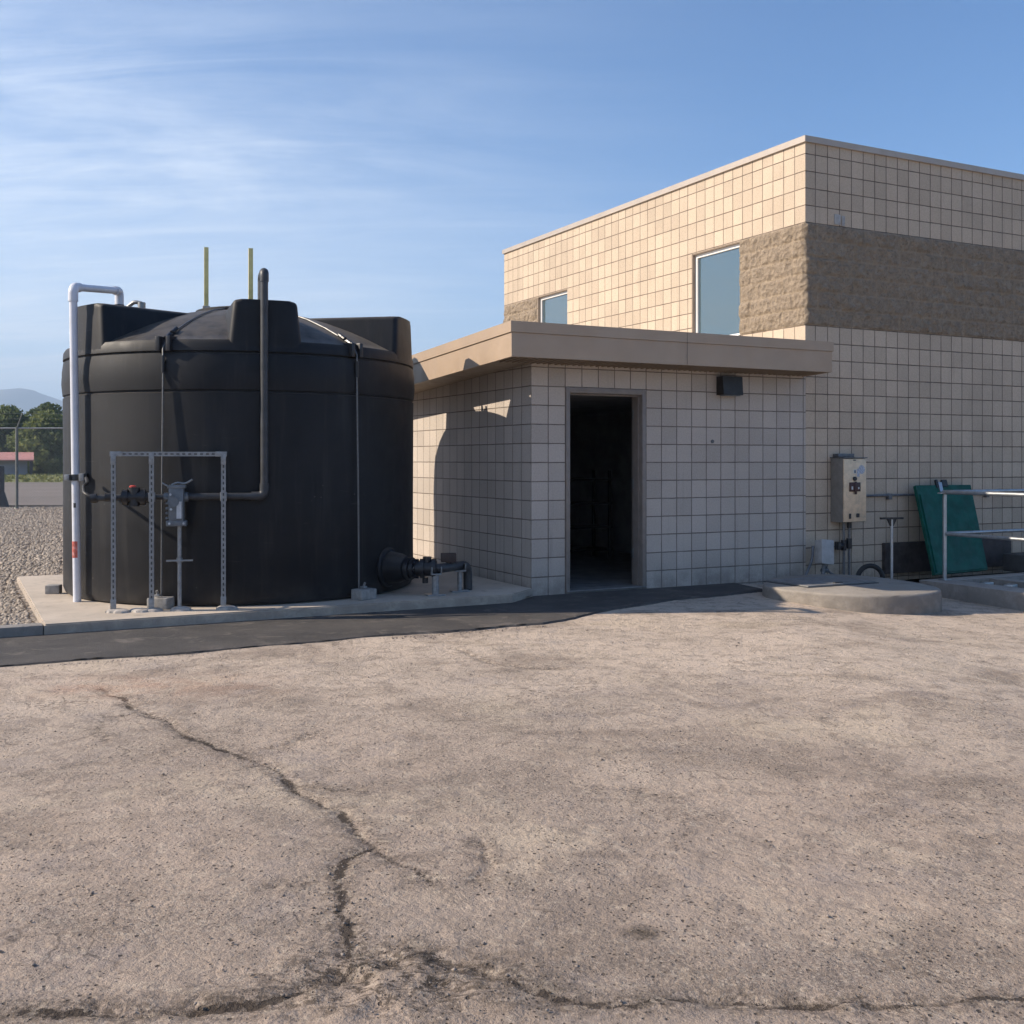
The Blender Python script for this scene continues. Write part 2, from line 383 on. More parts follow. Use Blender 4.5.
class MB:
    def __init__(s): s.bm = bmesh.new(); s.mats = []; s.mi = 0
    def m(s, mat):
        if mat not in s.mats: s.mats.append(mat)
        s.mi = s.mats.index(mat); return s
    def _f(s, vs, smooth=False):
        try: f = s.bm.faces.new(vs)
        except ValueError: return None
        f.material_index = s.mi; f.smooth = smooth; return f
    def box(s, x0, x1, y0, y1, z0, z1, bev=0., mat=None):
        X = Matrix.Identity(4) if mat is None else mat
        vs = [s.bm.verts.new(X @ Vector(p)) for p in ((x0,y0,z0),(x1,y0,z0),(x1,y1,z0),(x0,y1,z0),(x0,y0,z1),(x1,y0,z1),(x1,y1,z1),(x0,y1,z1))]
        fs = [s._f([vs[i] for i in q]) for q in ((3,2,1,0),(4,5,6,7),(0,1,5,4),(1,2,6,5),(2,3,7,6),(3,0,4,7))]
        if bev:
            es = list({e for f in fs for e in f.edges})
            r = bmesh.ops.bevel(s.bm, geom=es, offset=bev, segments=2, affect='EDGES', profile=.6)
            for f in r['faces']: f.material_index = s.mi; f.smooth = True
        return s
    def cbox(s, c, d, bev=0., rot=(0, 0, 0)):
        X = Matrix.Translation(c) @ Euler(rot).to_matrix().to_4x4()
        return s.box(-d[0]/2, d[0]/2, -d[1]/2, d[1]/2, -d[2]/2, d[2]/2, bev, X)
    def tube(s, pts, r, n=12, caps=True, r2=None):
        P = [Vector(p) for p in pts]; rings = []; prev = None
        for i, p in enumerate(P):
            d = (P[min(i+1, len(P)-1)] - P[max(i-1, 0)]).normalized()
            if prev is None:
                a = Vector((0, 0, 1)) if abs(d.z) < .9 else Vector((1, 0, 0))
                x = d.cross(a).normalized()
            else: x = (prev - d*prev.dot(d)).normalized()
            prev = x; y = d.cross(x)
            rr = r if r2 is None else r + (r2-r)*i/(len(P)-1)
            rings.append([s.bm.verts.new(p + (x*math.cos(2*math.pi*k/n) + y*math.sin(2*math.pi*k/n))*rr) for k in range(n)])
        for a, b in zip(rings, rings[1:]):
            for k in range(n): s._f((a[k], a[(k+1) % n], b[(k+1) % n], b[k]), True)
        if caps: s._f(rings[0][::-1]); s._f(rings[-1])
        return s
    def lathe(s, prof, n=48, c=(0, 0, 0), axis=None):
        """prof: list of (radius, height) along axis"""
        q = Matrix.Identity(3) if axis is None else Vector((0, 0, 1)).rotation_difference(Vector(axis)).to_matrix()
        c = Vector(c); rings = []
        for r, z in prof:
            if r < 1e-5: rings.append([s.bm.verts.new(c + q @ Vector((0, 0, z)))])
            else: rings.append([s.bm.verts.new(c + q @ Vector((r*math.cos(2*math.pi*k/n), r*math.sin(2*math.pi*k/n), z))) for k in range(n)])
        for a, b in zip(rings, rings[1:]):
            for k in range(n):
                k2 = (k+1) % n
                if len(a) == 1 and len(b) == 1: continue
                if len(a) == 1: s._f((a[0], b[k2], b[k]), True)
                elif len(b) == 1: s._f((a[k], a[k2], b[0]), True)
                else: s._f((a[k], a[k2], b[k2], b[k]), True)
        if len(rings[0]) > 1: s._f(rings[0][::-1])
        if len(rings[-1]) > 1: s._f(rings[-1])
        return s
    def prism(s, poly, z0, z1, f=None):
        """poly of 2D points extruded between z0 and z1; f maps (a,b,z) to 3D"""
        f = f or (lambda a, b, z: (a, b, z))
        lo = [s.bm.verts.new(f(a, b, z0)) for a, b in poly]; hi = [s.bm.verts.new(f(a, b, z1)) for a, b in poly]
        s._f(lo[::-1]); s._f(hi); n = len(poly)
        for i in range(n): s._f((lo[i], lo[(i+1) % n], hi[(i+1) % n], hi[i]))
        return s
    def hexa(s, c8):
        vs = [s.bm.verts.new(p) for p in c8]
        for q in ((3,2,1,0),(4,5,6,7),(0,1,5,4),(1,2,6,5),(2,3,7,6),(3,0,4,7)): s._f([vs[i] for i in q])
        return s
    def each(s, name, mat=None, parent=None, ang=32):
        """one object per separate piece"""
        s.bm.faces.ensure_lookup_table(); seen = set(); outs = []
        for f0 in list(s.bm.faces):
            if f0 in seen: continue
            st = [f0]; seen.add(f0); isl = []
            while st:
                f = st.pop(); isl.append(f)
                for e in f.edges:
                    for h in e.link_faces:
                        if h not in seen: seen.add(h); st.append(h)
            n = MB(); n.mats = list(s.mats); vm = {}
            for f in isl:
                g = n.bm.faces.new([vm.setdefault(v, None) or vm.__setitem__(v, n.bm.verts.new(v.co)) or vm[v] for v in f.verts])
                g.smooth = f.smooth; g.material_index = f.material_index
            outs.append(n.build(name, mat, parent, ang))
        s.bm.free(); return outs
    def build(s, name, mat=None, parent=None, ang=32, loc=None, rotz=0.):
        bmesh.ops.recalc_face_normals(s.bm, faces=s.bm.faces[:])
        me = bpy.data.meshes.new(name); s.bm.to_mesh(me); s.bm.free()
        for mt in (s.mats or [mat]): me.materials.append(mt)
        me.set_sharp_from_angle(angle=R(ang))
        o = bpy.data.objects.new(name, me); COL.objects.link(o)
        if parent: o.parent = parent
        if loc is not None: o.location = loc
        o.rotation_euler.z = rotz
        return o

def tag(o, label=None, cat=None, group=None, kind=None):
    if label: o['label'] = label
    if cat: o['category'] = cat
    if group: o['group'] = group
    if kind: o['kind'] = kind
    return o
def thing(name, label, cat, loc=(0, 0, 0), rotz=0., group=None):
    o = bpy.data.objects.new(name, None); COL.objects.link(o)
    o.empty_display_size = .2; o.location = loc; o.rotation_euler.z = rotz
    return tag(o, label, cat, group)
def children(o): return [c for c in bpy.data.objects if c.parent == o]
def copy_tree(o, parent=None):
    c = o.copy(); COL.objects.link(c)
    if parent: c.parent = parent
    for ch in children(o): copy_tree(ch, c)
    return c
def np_mesh(name, verts, faces, mat, kind=None, smooth=False, parent=None, attrs=None):
    me = bpy.data.meshes.new(name)
    verts = np.asarray(verts, np.float32); faces = np.asarray(faces, np.int32)
    me.vertices.add(len(verts)); me.vertices.foreach_set('co', verts.ravel())
    k = faces.shape[1]; me.loops.add(faces.size); me.loops.foreach_set('vertex_index', faces.ravel())
    me.polygons.add(len(faces)); me.polygons.foreach_set('loop_start', np.arange(0, faces.size, k, dtype=np.int32))
    if smooth: me.polygons.foreach_set('use_smooth', np.ones(len(faces), bool))
    for an, av in (attrs or {}).items():
        a = me.attributes.new(an, 'FLOAT', 'POINT'); a.data.foreach_set('value', np.asarray(av, np.float32))
    me.update(calc_edges=True); me.validate()
    me.materials.append(mat)
    o = bpy.data.objects.new(name, me); COL.objects.link(o)
    if parent: o.parent = parent
    if kind: o['kind'] = kind
    return o
def vnoise(x, y, seed=0):
    """smooth value noise, numpy"""
    rs = np.random.RandomState(seed); T = rs.rand(256, 256)
    xi = np.floor(x).astype(int); yi = np.floor(y).astype(int); fx = x-xi; fy = y-yi
    fx = fx*fx*(3-2*fx); fy = fy*fy*(3-2*fy)
    g = lambda a, b: T[a & 255, b & 255]
    return (g(xi, yi)*(1-fx)+g(xi+1, yi)*fx)*(1-fy) + (g(xi, yi+1)*(1-fx)+g(xi+1, yi+1)*fx)*fy - .5
def fbm(x, y, o=4, seed=0):
    return sum(vnoise(x*2**k, y*2**k, seed+k)/2**k for k in range(o))

# ------------------------------------------------------------------ ground
S_ = 4800
g = MB(); g.box(-S_, S_, -S_, S_, -.8, -.36); tag(g.build('ground', M['earth']), kind='structure')

def seg_dist(px, py, line):
    d = np.full(px.shape, 9., np.float32)
    for (x0, y0), (x1, y1) in zip(line, line[1:]):
        dx, dy = x1-x0, y1-y0; L2 = dx*dx+dy*dy+1e-9
        t = np.clip(((px-x0)*dx+(py-y0)*dy)/L2, 0, 1)
        d = np.minimum(d, np.hypot(px-x0-t*dx, py-y0-t*dy))
    return d
def fractal(line, n=3, amp=.12):
    rs = random.Random(len(line)*31+int(line[0][0]*100)); P = list(line)
    for _ in range(n):
        Q = [P[0]]
        for a, b in zip(P, P[1:]):
            L = math.hypot(b[0]-a[0], b[1]-a[1]); k = rs.uniform(-amp, amp)*L
            nx, ny = -(b[1]-a[1])/max(L, 1e-6), (b[0]-a[0])/max(L, 1e-6)
            Q += [((a[0]+b[0])/2+nx*k, (a[1]+b[1])/2+ny*k), b]
        P = Q
    return P
CR = [([(-2.67,7.03),(-2.2,6.41),(-1.76,5.83),(-1.43,5.49),(-1.14,5.2),(-.84,4.71),(-.66,4.43),(-.53,4.16)], -.004),
      ([(-.53,4.16),(-.62,4.03),(-.63,3.82),(-.57,3.56),(-.51,3.37),(-.49,3.27)], -.006),
      ([(-.53,4.16),(-.41,3.96),(-.28,3.78)], -.004), ([(-.63,3.82),(-.78,3.82),(-.84,3.76)], .012),
      ([(-1.53,2.89),(-1.21,2.9),(-1.02,2.9),(-.72,2.96),(-.57,3.05),(-.47,3.17),(-.28,3.24),(-.09,3.16),(.13,2.98),(.35,2.95),(.68,2.97),(1.05,2.94),(1.64,3.02)], -.002),
      ([(-.49,3.27),(-.34,3.3),(-.12,3.19)], .002), ([(-.45,8.53),(-.16,7.93),(.34,7.71)], .012),
      ([(.53,4.89),(.63,4.78),(.7,4.77)], .008), ([(-.12,4.22),(-.08,3.96),(-.12,3.82)], .011),
      ([(-1.14,5.2),(-.98,4.95),(-.82,4.86),(-.7,4.9)], .013), ([(-1.43,5.49),(-1.2,5.62),(-1.05,5.9)], .016), ([(-2.2,6.41),(-2.3,6.0),(-2.15,5.7)], .018)]
xs = np.concatenate([np.arange(-14, -6, .25), np.arange(-6, -2.6, .03), np.arange(-2.6, 3.2, .018), np.arange(3.2, 7, .03), np.arange(7, 17, .25)])
ys = np.concatenate([np.arange(-6, 2.3, .25), np.arange(2.3, 6.2, .018), np.arange(6.2, 10.6, .03), np.arange(10.6, 16.1, .25)])
gx, gy = np.meshgrid(xs, ys); nx, ny = len(xs), len(ys); px, py = gx.ravel(), gy.ravel()
crack = np.full(px.shape, 9., np.float32)
near = (px > -4) & (px < 3) & (py > 2.2) & (py < 9)
for line, off in CR:
    crack[near] = np.minimum(crack[near], seg_dist(px[near], py[near], fractal(line))+off)
ero = 1.2*np.exp(-(((px+.34)/.40)**2 + ((py-3.12)/.19)**2)) + .6*np.exp(-(((px+.9)/.5)**2+((py-2.93)/.07)**2)) + .6*np.exp(-(((px-.7)/.8)**2+((py-2.95)/.05)**2))
oil = np.clip(1.25-np.hypot((px-.41)/.065, (py-3.4)/.05)+.5*fbm(px*22, py*22, 3, 5), 0, 1)
rust = np.clip(np.exp(-(((px+2.4)/.75)**2+((py-7.1)/.32)**2))*1.3, 0, 1)
bare = sum(np.exp(-(((px-a)/c_)**2+((py-b)/d_)**2)) for a, b, c_, d_ in ((-.1,4.95,.35,.5),(-1.2,3.55,.5,.3),(.9,3.15,.8,.25),(-1.75,5.7,.35,.5),(-.2,6.2,.3,.5),(1.1,5.4,.5,.4)))
tyre = np.zeros(px.shape)
for k, (a, b) in enumerate([((2.2,9.1),(3.5,7.2)),((3.2,9.6),(4.9,7.9)),((2.75,9.35),(4.2,7.3)),((4.1,9.5),(5.8,8.1)),((3.7,9.2),(5.0,7.2))]):
    d = seg_dist(px+.06*fbm(px*1.3, py*1.3, 2, 41), py, [a, b]); tyre = np.maximum(tyre, .8*np.clip(1-d/(.09+.07*(k % 2)), 0, 1))
for k, (a, b) in enumerate([((-.95,4.35),(-.75,4.2)),((1.2,6.6),(.7,8.0))]):
    d = seg_dist(px+.06*fbm(px*1.3, py*1.3, 2, 41), py, [a, b]); tyre = np.maximum(tyre, .8*np.clip(1-d/.02, 0, 1))
pz = .012*fbm(px*.7, py*.7, 3, 11)*np.clip((10.4-py)/1.5, 0, 1) - .02
slope_y = -.054*np.clip(px-2.3, 0, 4.2)*np.clip((px-2.3)/1.2, 0, 1)
pz = pz + .02 - .004 + slope_y
wd = .02+.02*(vnoise(px*4, py*4, 3)+.5)
pz -= .012*np.exp(-(np.maximum(crack, 0)/wd)**2)*np.clip(.7+fbm(px*3, py*3, 2, 9)*1.6, 0, 1)
pz += ero*.024*fbm(px*11, py*16, 4, 21)*1.4
pz += .004*fbm(px*5, py*5, 4, 33)*np.clip((10.4-py)/1.5, 0, 1)
idx = np.arange(nx*ny).reshape(ny, nx)
F = np.stack([idx[:-1, :-1], idx[:-1, 1:], idx[1:, 1:], idx[1:, :-1]], -1).reshape(-1, 4)
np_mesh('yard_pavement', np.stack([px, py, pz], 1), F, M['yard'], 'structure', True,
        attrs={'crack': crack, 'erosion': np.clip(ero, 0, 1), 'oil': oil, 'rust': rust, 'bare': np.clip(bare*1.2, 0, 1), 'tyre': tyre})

# asphalt band along the pad; the tail by the annex paints in shade
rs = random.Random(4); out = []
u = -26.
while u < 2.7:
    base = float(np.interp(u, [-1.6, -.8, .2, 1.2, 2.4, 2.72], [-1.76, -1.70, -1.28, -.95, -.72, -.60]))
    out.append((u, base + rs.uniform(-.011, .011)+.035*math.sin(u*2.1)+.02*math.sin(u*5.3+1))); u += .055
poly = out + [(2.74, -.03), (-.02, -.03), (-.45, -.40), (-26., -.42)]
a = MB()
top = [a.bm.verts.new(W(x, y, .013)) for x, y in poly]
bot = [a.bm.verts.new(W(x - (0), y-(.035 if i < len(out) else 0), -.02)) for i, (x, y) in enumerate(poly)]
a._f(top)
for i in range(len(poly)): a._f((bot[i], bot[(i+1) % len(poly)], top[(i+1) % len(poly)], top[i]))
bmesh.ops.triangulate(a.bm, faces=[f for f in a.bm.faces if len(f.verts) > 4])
tag(a.build('asphalt_and_shade_strip', M['asphalt']), kind='structure')

# tank pad and kerb
p = MB(); p.prism([(-4.87, -.41), (-.44, -.41), (-.012, -.06), (-.012, 3.8), (-4.87, 3.8)], -.05, .10)
bmesh.ops.bevel(p.bm, geom=[e for e in p.bm.edges if all(v.co.z > .05 for v in e.verts)], offset=.012, segments=2, affect='EDGES')
tag(p.build('concrete_pad', M['pad'], loc=A, rotz=TH), kind='structure')
p = MB(); p.box(-30, -4.875, -.41, -.24, -.05, .094, .015)
tag(p.build('kerb', M['curb'], loc=A, rotz=TH), kind='structure')
# gravel
gp = [(-30, -2.9), (-5.1, 8.9), tuple(W(-4.8, -.24)[:2]), tuple(W(-.05, -.2)[:2]), tuple(W(-.05, 9)[:2]), (-2, 33.6), (-45, 33.6), (-45, -2.9)]
gp[0] = tuple(W(-32, -.26)[:2]); gp[1] = tuple(W(-5, -.26)[:2])
a = MB(); vs = [a.bm.verts.new((x, y, .035)) for x, y in gp]; a._f(vs)
tag(a.build('gravel_ground', M['gravel_bed']), kind='structure')
# loose stones over the bed
def stones(name, P, size, mat, zz, flat=.6, lab=None):
    n = len(P); base = np.array([(1,0,0),(-1,0,0),(0,1,0),(0,-1,0),(0,0,1),(0,0,-1)], np.float32)
    # chunky octahedra with jittered corners
    Vv = base[None]*np.random.uniform(.75, 1.25, (n, 6, 1)) + np.random.uniform(-.25, .25, (n, 6, 3))
    Vv[..., 2] *= flat
    ang = np.random.uniform(0, 6.283, n); c, s = np.cos(ang), np.sin(ang)
    X = Vv[..., 0]*c[:, None]-Vv[..., 1]*s[:, None]; Y = Vv[..., 0]*s[:, None]+Vv[..., 1]*c[:, None]
    Vv = np.stack([X, Y, Vv[..., 2]], -1)*size[:, None, None]
    Vv[..., 0] += P[:, 0, None]; Vv[..., 1] += P[:, 1, None]; Vv[..., 2] += zz if np.isscalar(zz) else zz[:, None]
    f = np.array([(0,2,4),(2,1,4),(1,3,4),(3,0,4),(2,0,5),(1,2,5),(3,1,5),(0,3,5)])
    Fc = (f[None]+(np.arange(n)*6)[:, None, None]).reshape(-1, 3)
    tone = np.repeat(np.random.rand(n), 6)
    return np_mesh(name, Vv.reshape(-1, 3), Fc, mat, 'stuff', False, attrs={'tone': tone})
N = 42000
yy = 9.0 + 24.3*np.random.rand(N)**1.35; xx = np.random.uniform(-.60, -.40, N)*yy
rel = np.stack([xx-A.x, yy-A.y], 1); uu = rel @ np.array(U[:2]); vv = rel @ np.array(V[:2])
ok = ((uu < -4.93) & (vv > -.2)) | ((vv > 3.85) & (uu < -.5))
xx, yy = xx[ok], yy[ok]; sz = np.random.uniform(.016, .036, len(xx))
o = stones('gravel', np.stack([xx, yy], 1), sz, M['stone'], .035+sz*.25, .7)
tag(o, 'loose pale crushed gravel beside the concrete tank pad', 'gravel', kind='stuff')
# grit on the yard
N = 1900
yy = 2.4+7.4*np.random.rand(N)**1.3; xx = np.random.uniform(-.6, .6, N)*yy
k = np.random.rand(N) < .42
cl = [(-.36, 3.12, .3, .1), (-.6, 3.7, .06, .3), (1.1, 5.9, .6, .5), (-1.3, 5.3, .5, .25), (.7, 4.2, .5, .4), (-1.3, 3.6, .5, .3)]
ci = np.random.randint(0, len(cl), N); cl = np.array(cl)[ci]
xx = np.where(k, cl[:, 0]+np.random.randn(N)*cl[:, 2], xx); yy = np.where(k, cl[:, 1]+np.random.randn(N)*cl[:, 3], yy)
ue = np.random.uniform(-7, -.8, 900); ve_ = -1.80-np.abs(np.random.randn(900))*.07
xx = np.concatenate([xx, A.x+U.x*ue+V.x*ve_]); yy = np.concatenate([yy, A.y+U.y*ue+V.y*ve_])
rel = np.stack([xx-A.x, yy-A.y], 1); vv = rel @ np.array(V[:2])
ok = (vv < -1.78) & (yy > 2.3); xx, yy = xx[ok], yy[ok]
sz = np.random.gamma(1.5, .0014, len(xx))+.0012; sz = np.minimum(sz, .009)*np.where(yy > 7.2, 1.5, 1.)
o = stones('grit', np.stack([xx, yy], 1), sz, M['stone'], -.001, .6)
tag(o, 'scattered grit and small stones on the worn yard', 'grit', kind='stuff')
o.data.materials[0] = simple('grit stone', (.24, .2, .17), .95, 0, .5, 40)

# far ground bands
def sheet(name, x0, x1, y0, y1, z, mat):
    b = MB(); vs = [b.bm.verts.new(q) for q in ((x0, y0, z), (x1, y0, z), (x1, y1, z), (x0, y1, z))]; b._f(vs)
    return tag(b.build(name, mat), kind='structure')
sheet('road', -160, 60, 33.6, 72, -.005, M['road'])
sheet('grass_field', -420, 160, 72, 420, .0, M['grass'])
N = 5200     # grass tufts standing on the field's near part
tx = np.random.uniform(-75, -30, N); ty = 73+60*np.random.rand(N)**1.4
h = np.random.uniform(.06, .22, N); w = h*.8; an = np.random.rand(N)*6.28
B = np.stack([np.stack([tx-w*np.cos(an), ty-w*np.sin(an), 0*tx], 1), np.stack([tx+w*np.cos(an), ty+w*np.sin(an), 0*tx], 1), np.stack([tx+h*.3*np.sin(an*3), ty, h], 1)], 1)
o = np_mesh('grass', B.reshape(-1, 3), np.arange(N*3).reshape(-1, 3), leaf_mat('dry grass blades', (.13, .14, .045), (.24, .23, .085)), 'stuff', attrs={'tone': np.repeat(np.random.rand(N), 3)})
tag(o, 'rough grass growing on the field beyond the road', 'grass', kind='stuff')
b = MB(); b.box(-40, -3, 33.35, 33.6, -.03, .09, .03); tag(b.build('road_kerb', simple('dark kerb', (.09, .08, .07), .95, 0, .3, 3)), kind='structure')

# hills: a ridge far off
xs = np.linspace(-5200, 900, 120); ts = np.linspace(0, 1, 16); Vh = []
ridge = np.interp(xs, [-5200, -3600, -2600, -2100, -1720, -1655, -1560, -1460, -1300, -900, -300, 900], [60, 190, 150, 210, 262, 246, 213, 196, 160, 110, 60, 10])
ridge = ridge + 16*fbm(xs/120, xs*0+3, 4, 2)
for t in ts:
    prof = math.sin(math.pi*min(1, t*.5/.5)) if t > .5 else (t*2)**.8
    yy = 3100+1300*t+60*fbm(xs/200, xs*0+t*8, 3, 4)
    zz = ridge*np.clip(prof, 0, 1)*(1+.12*fbm(xs/90, xs*0+t*9, 3, 7)*(abs(t-.5) > .05)) - 3
    Vh.append(np.clip(np.stack([xs, yy, zz], 1), [-4700, 0, -.2], [4700, 4700, 900]))
idx = np.arange(len(ts)*len(xs)).reshape(len(ts), len(xs))
np_mesh('hills', np.concatenate(Vh), np.stack([idx[:-1, :-1], idx[:-1, 1:], idx[1:, 1:], idx[1:, :-1]], -1).reshape(-1, 4), M['hill'], 'structure', True)

# ------------------------------------------------------------------ trees
def crown_mesh(name, blobs, n, leaf, seed, mat, parent=None):
    rs = np.random.RandomState(seed); Vs = []; T = []
    bl = np.array(blobs); wts = bl[:, 3]**2; wts /= wts.sum()
    b = bl[rs.choice(len(bl), n, p=wts)]
    d = rs.randn(n, 3); d /= np.linalg.norm(d, axis=1)[:, None]
    rad = b[:, 3]*(.55+.5*rs.rand(n)**.7)
    c = b[:, :3]+d*rad[:, None]*np.array([1, 1, .85])
    a = rs.randn(n, 3); a /= np.linalg.norm(a, axis=1)[:, None]; bb = np.cross(a, rs.randn(n, 3)); bb /= np.linalg.norm(bb, axis=1)[:, None]
    s = leaf*(.6+.8*rs.rand(n))[:, None]
    q = np.stack([c+a*s, c+bb*s*.7, c-a*s, c-bb*s*.7], 1)
    clump = rs.rand(len(bl))[np.argmin(((c[:, None]-bl[None, :, :3])**2).sum(-1), 1)]
    tone = np.clip(.5*clump+.5*rs.rand(n), 0, 1)
    return np_mesh(name, q.reshape(-1, 3), np.arange(n*4).reshape(-1, 4), mat, None, False, parent, {'tone': np.repeat(tone, 4)})
def tree(label, x, y, h, wdt, mat, seed, group=None):
    rs = random.Random(seed); t = thing('tree', label, 'tree', (x, y, 0), 0, group)
    tr = MB(); tops = []
    fork = Vector((rs.uniform(-.1, .1), 0, h*.3)); tr.tube([(0, 0, -.1), (.03, 0, h*.15), fork], .05*h*.5, 8, True, .035*h*.5)
    blobs = []
    for k in range(11):
        an = k*2.4+rs.uniform(-.3, .3); rr = wdt*rs.uniform(.25, .42); zz = h*(.28+.56*(k/10)+rs.uniform(-.05, .05))
        f = 1-.75*max(0, (zz/h-.5)/.5)
        e = Vector((math.cos(an)*rr*f, math.sin(an)*rr*f, zz)); blobs.append((e.x, e.y, e.z, wdt*rs.uniform(.15, .25)))
        tr.tube([fork*.8, (fork+e)/2+Vector((0, 0, .2)), e], .012*h, 5, True, .004*h)
    blobs.append((0, 0, h*.88, wdt*.2)); blobs.append((0, 0, h*.5, wdt*.34)); blobs.append((0, 0, h*.7, wdt*.28))
    for k in range(6): blobs.append((wdt*.42*math.cos(k*1.05), wdt*.3*math.sin(k*1.05), h*.13, wdt*.16))
    tr.build('trunk', M['bark'], t)
    crown_mesh('crown', blobs, 8500, .13+.012*h, seed, mat, t)
    return t
TG = 'trees along the far side of the field'
tree('dark green tree rising behind the red roofed shed at the left edge', -56.9, 122, 7.1, 8.5, M['leaf_dark'], 1, TG)
tree('tallest dark tree, its top just right of the leaning fence arm', -53.6, 125, 7.5, 6.5, M['leaf_dark'], 2, TG)
tree('bright yellow green tree between the fence post and the tank', -50.6, 118, 6.4, 7.6, M['leaf_light'], 3, TG)
tree('mid green tree half hidden behind the left side of the tank', -47.6, 121, 6.7, 7.6, M['leaf_mid'], 4, TG)
bl = []; rs = random.Random(12)
for k in range(90): bl.append((rs.uniform(-150, 40), rs.uniform(136, 165), rs.uniform(.8, 5.2), rs.uniform(1.7, 3.0)))
o = crown_mesh('far_woods', bl, 45000, .42, 5, M['leaf_dark']); tag(o, 'dark mass of woodland filling the gaps behind the front trees', 'woods', kind='stuff')

# red roofed shed
sh = thing('shed', 'low grey shed with faded red metal roof beyond the chain link fence', 'shed', (-53.9, 105.5, 0), R(24))
b = MB(); b.box(-9, 6.1, 0, 5, -.05, 1.5); b.build('wall', M['shed_wall'], sh)
b = MB(); b.prism([(-.7, 1.38), (2.5, 2.15), (5.7, 1.38), (5.7, 1.5), (2.5, 2.27), (-.7, 1.5)], -9.5, 6.7, lambda a, c, z: (z, a, c)); b.build('roof', M['shed_roof'], sh)
b = MB(); b.box(6.3, 6.6, -.5, -.2, 0, 1.42); b.build('corner_post', M['shed_dark'], sh)
b = MB(); b.box(-2.2, -1.2, -.03, .0, .0, 1.25); b.build('door', M['shed_dark'], sh)
# rail fence by the field
rf = thing('rail_fence', 'low grey timber rail fence in front of the trees', 'fence', (-46, 112, 0))
b = MB()
for k in range(7): b.box(k*2.4-.06, k*2.4+.06, -.06, .06, -.05, 1.0)
b.each('post', M['wood'], rf)
b = MB(); b.box(-.1, 14.6, -.09, -.065, .78, .92); b.box(-.1, 14.6, -.09, -.065, .4, .52); b.each('rail', M['wood'], rf)

# chain link fence
fx0, fx1, fy, fh = -26.83, -5.0, 32., 2.42
fn = thing('chain_link_fence', 'galvanised chain link fence with angled arm posts along the gravel', 'fence', (fx0, fy, 0))
pp = MB(); pp.tube([(0, 0, -.1), (0, 0, fh+.03)], .042, 10); pp.tube([(0, 0, fh), (.19, -.05, fh+.45)], .02, 8)
for k in range(8):
    if k == 0: post = pp.build('post', simple('weathered fence steel', (.17, .18, .17), .6, .4, .15, 10), fn); o = post
    else: o = post.copy(); COL.objects.link(o)
    o.location = (k*3.05, 0, 0)
b = MB(); b.tube([(0, 0, fh), (fx1-fx0, 0, fh)], .022, 8); b.build('top_rail', M['galv'], fn)
L = fx1-fx0; q = []; r = .0016; step = .085
vs, fs = [], []
def ribbon(p0, p1):
    d = (p1-p0); n = Vector((-d.z, 0, d.x)).normalized()*r; k = len(vs)
    vs.extend([p0+n, p1+n, p1-n, p0-n]); fs.append((k, k+1, k+2, k+3))
x = -fh
while x < L:
    for sg in (1, -1):
        xa, xb = (x, x+fh) if sg == 1 else (x+fh, x); za, zb = .05, fh
        p0, p1 = Vector((xa, -.03*sg*.1, za)), Vector((xb, -.03*sg*.1, zb))
        if min(xa, xb) >= 0 and max(xa, xb) <= L: ribbon(p0, p1)
    x += step
np_mesh('chain_mesh', [tuple(v) for v in vs], fs, M['wire'], None, False, fn)
b = MB()
for k in range(3):
    f = (k+1)/3; b.tube([(.19*f, -.05*f, fh+.45*f-.02), (L, -.05*f, fh+.45*f-.02)], .0018, 4)
b.each('barbed_wire', M['wire'], fn)
bo = thing('bollard', 'dark post with flared foot at the left picture edge', 'bollard', (-15.60, 33.0, 0))
b = MB(); b.lathe([(.26, .0), (.25, .1), (.16, .42), (.14, .5)], 20); b.build('foot', M['slot'], bo)
b = MB(); b.lathe([(.125, .5), (.125, 1.25), (.10, 1.3), (0, 1.31)], 20); b.build('post', M['slot'], bo)

# ------------------------------------------------------------------ main building
MU0 = 3.895; ML = 12.; MD = 8.28; MH = 5.46
main = thing('block_building', 'tall tan scored block building with brown rough stone band', 'building', A, TH)
X0, X1, Y0, Y1 = MU0, MU0+ML, .012, MD
BT, BB = 4.447, 3.163
wins = [(1.27, 2.34), (5.88, 6.95)]
b = MB(); w = .22
b.box(X0, X1, Y0, Y0+w, -.1, MH)                                       # front
for lo, hi in ((Y0+w, wins[0][0]), (wins[0][1], wins[1][0]), (wins[1][1], Y1)): b.box(X0, X0+w, lo, hi, -.1, MH)
for lo, hi in wins:
    b.box(X0, X0+w, lo, hi, -.1, BB-.02); b.box(X0, X0+w, lo, hi, 4.435, MH)
b.box(X0+w, X1, Y1-w, Y1, -.1, MH); b.box(X1-w, X1, Y0+w, Y1-w, -.1, MH)
b.build('wall', M['main_wall'], main)
b = MB(); b.box(X0+w, X1-w, Y0+w, Y1-w, MH-.25, MH-.1); b.build('roof', M['roofing'], main)
b = MB(); b.box(X0+w, X1-w, Y0+w, Y1-w, -.1, .0); b.build('floor', M['inner_floor'], main)
b = MB(); e = .03
ring_o = [(X0-e, Y0-e), (X1+e, Y0-e), (X1+e, Y1+e), (X0-e, Y1+e)]; ring_i = [(X0+.3, Y0+.3), (X1-.3, Y0+.3), (X1-.3, Y1-.3), (X0+.3, Y1-.3)]
for k in range(4):
    a0, a1, c1, c0 = ring_o[k], ring_o[(k+1) % 4], ring_i[(k+1) % 4], ring_i[k]
    b.hexa([(*a0, MH-.015), (*a1, MH-.015), (*c1, MH+.0), (*c0, MH+.0), (*a0, MH+.062), (*a1, MH+.062), (*c1, MH+.055), (*c0, MH+.055)])
b.build('coping', M['coping'], main)

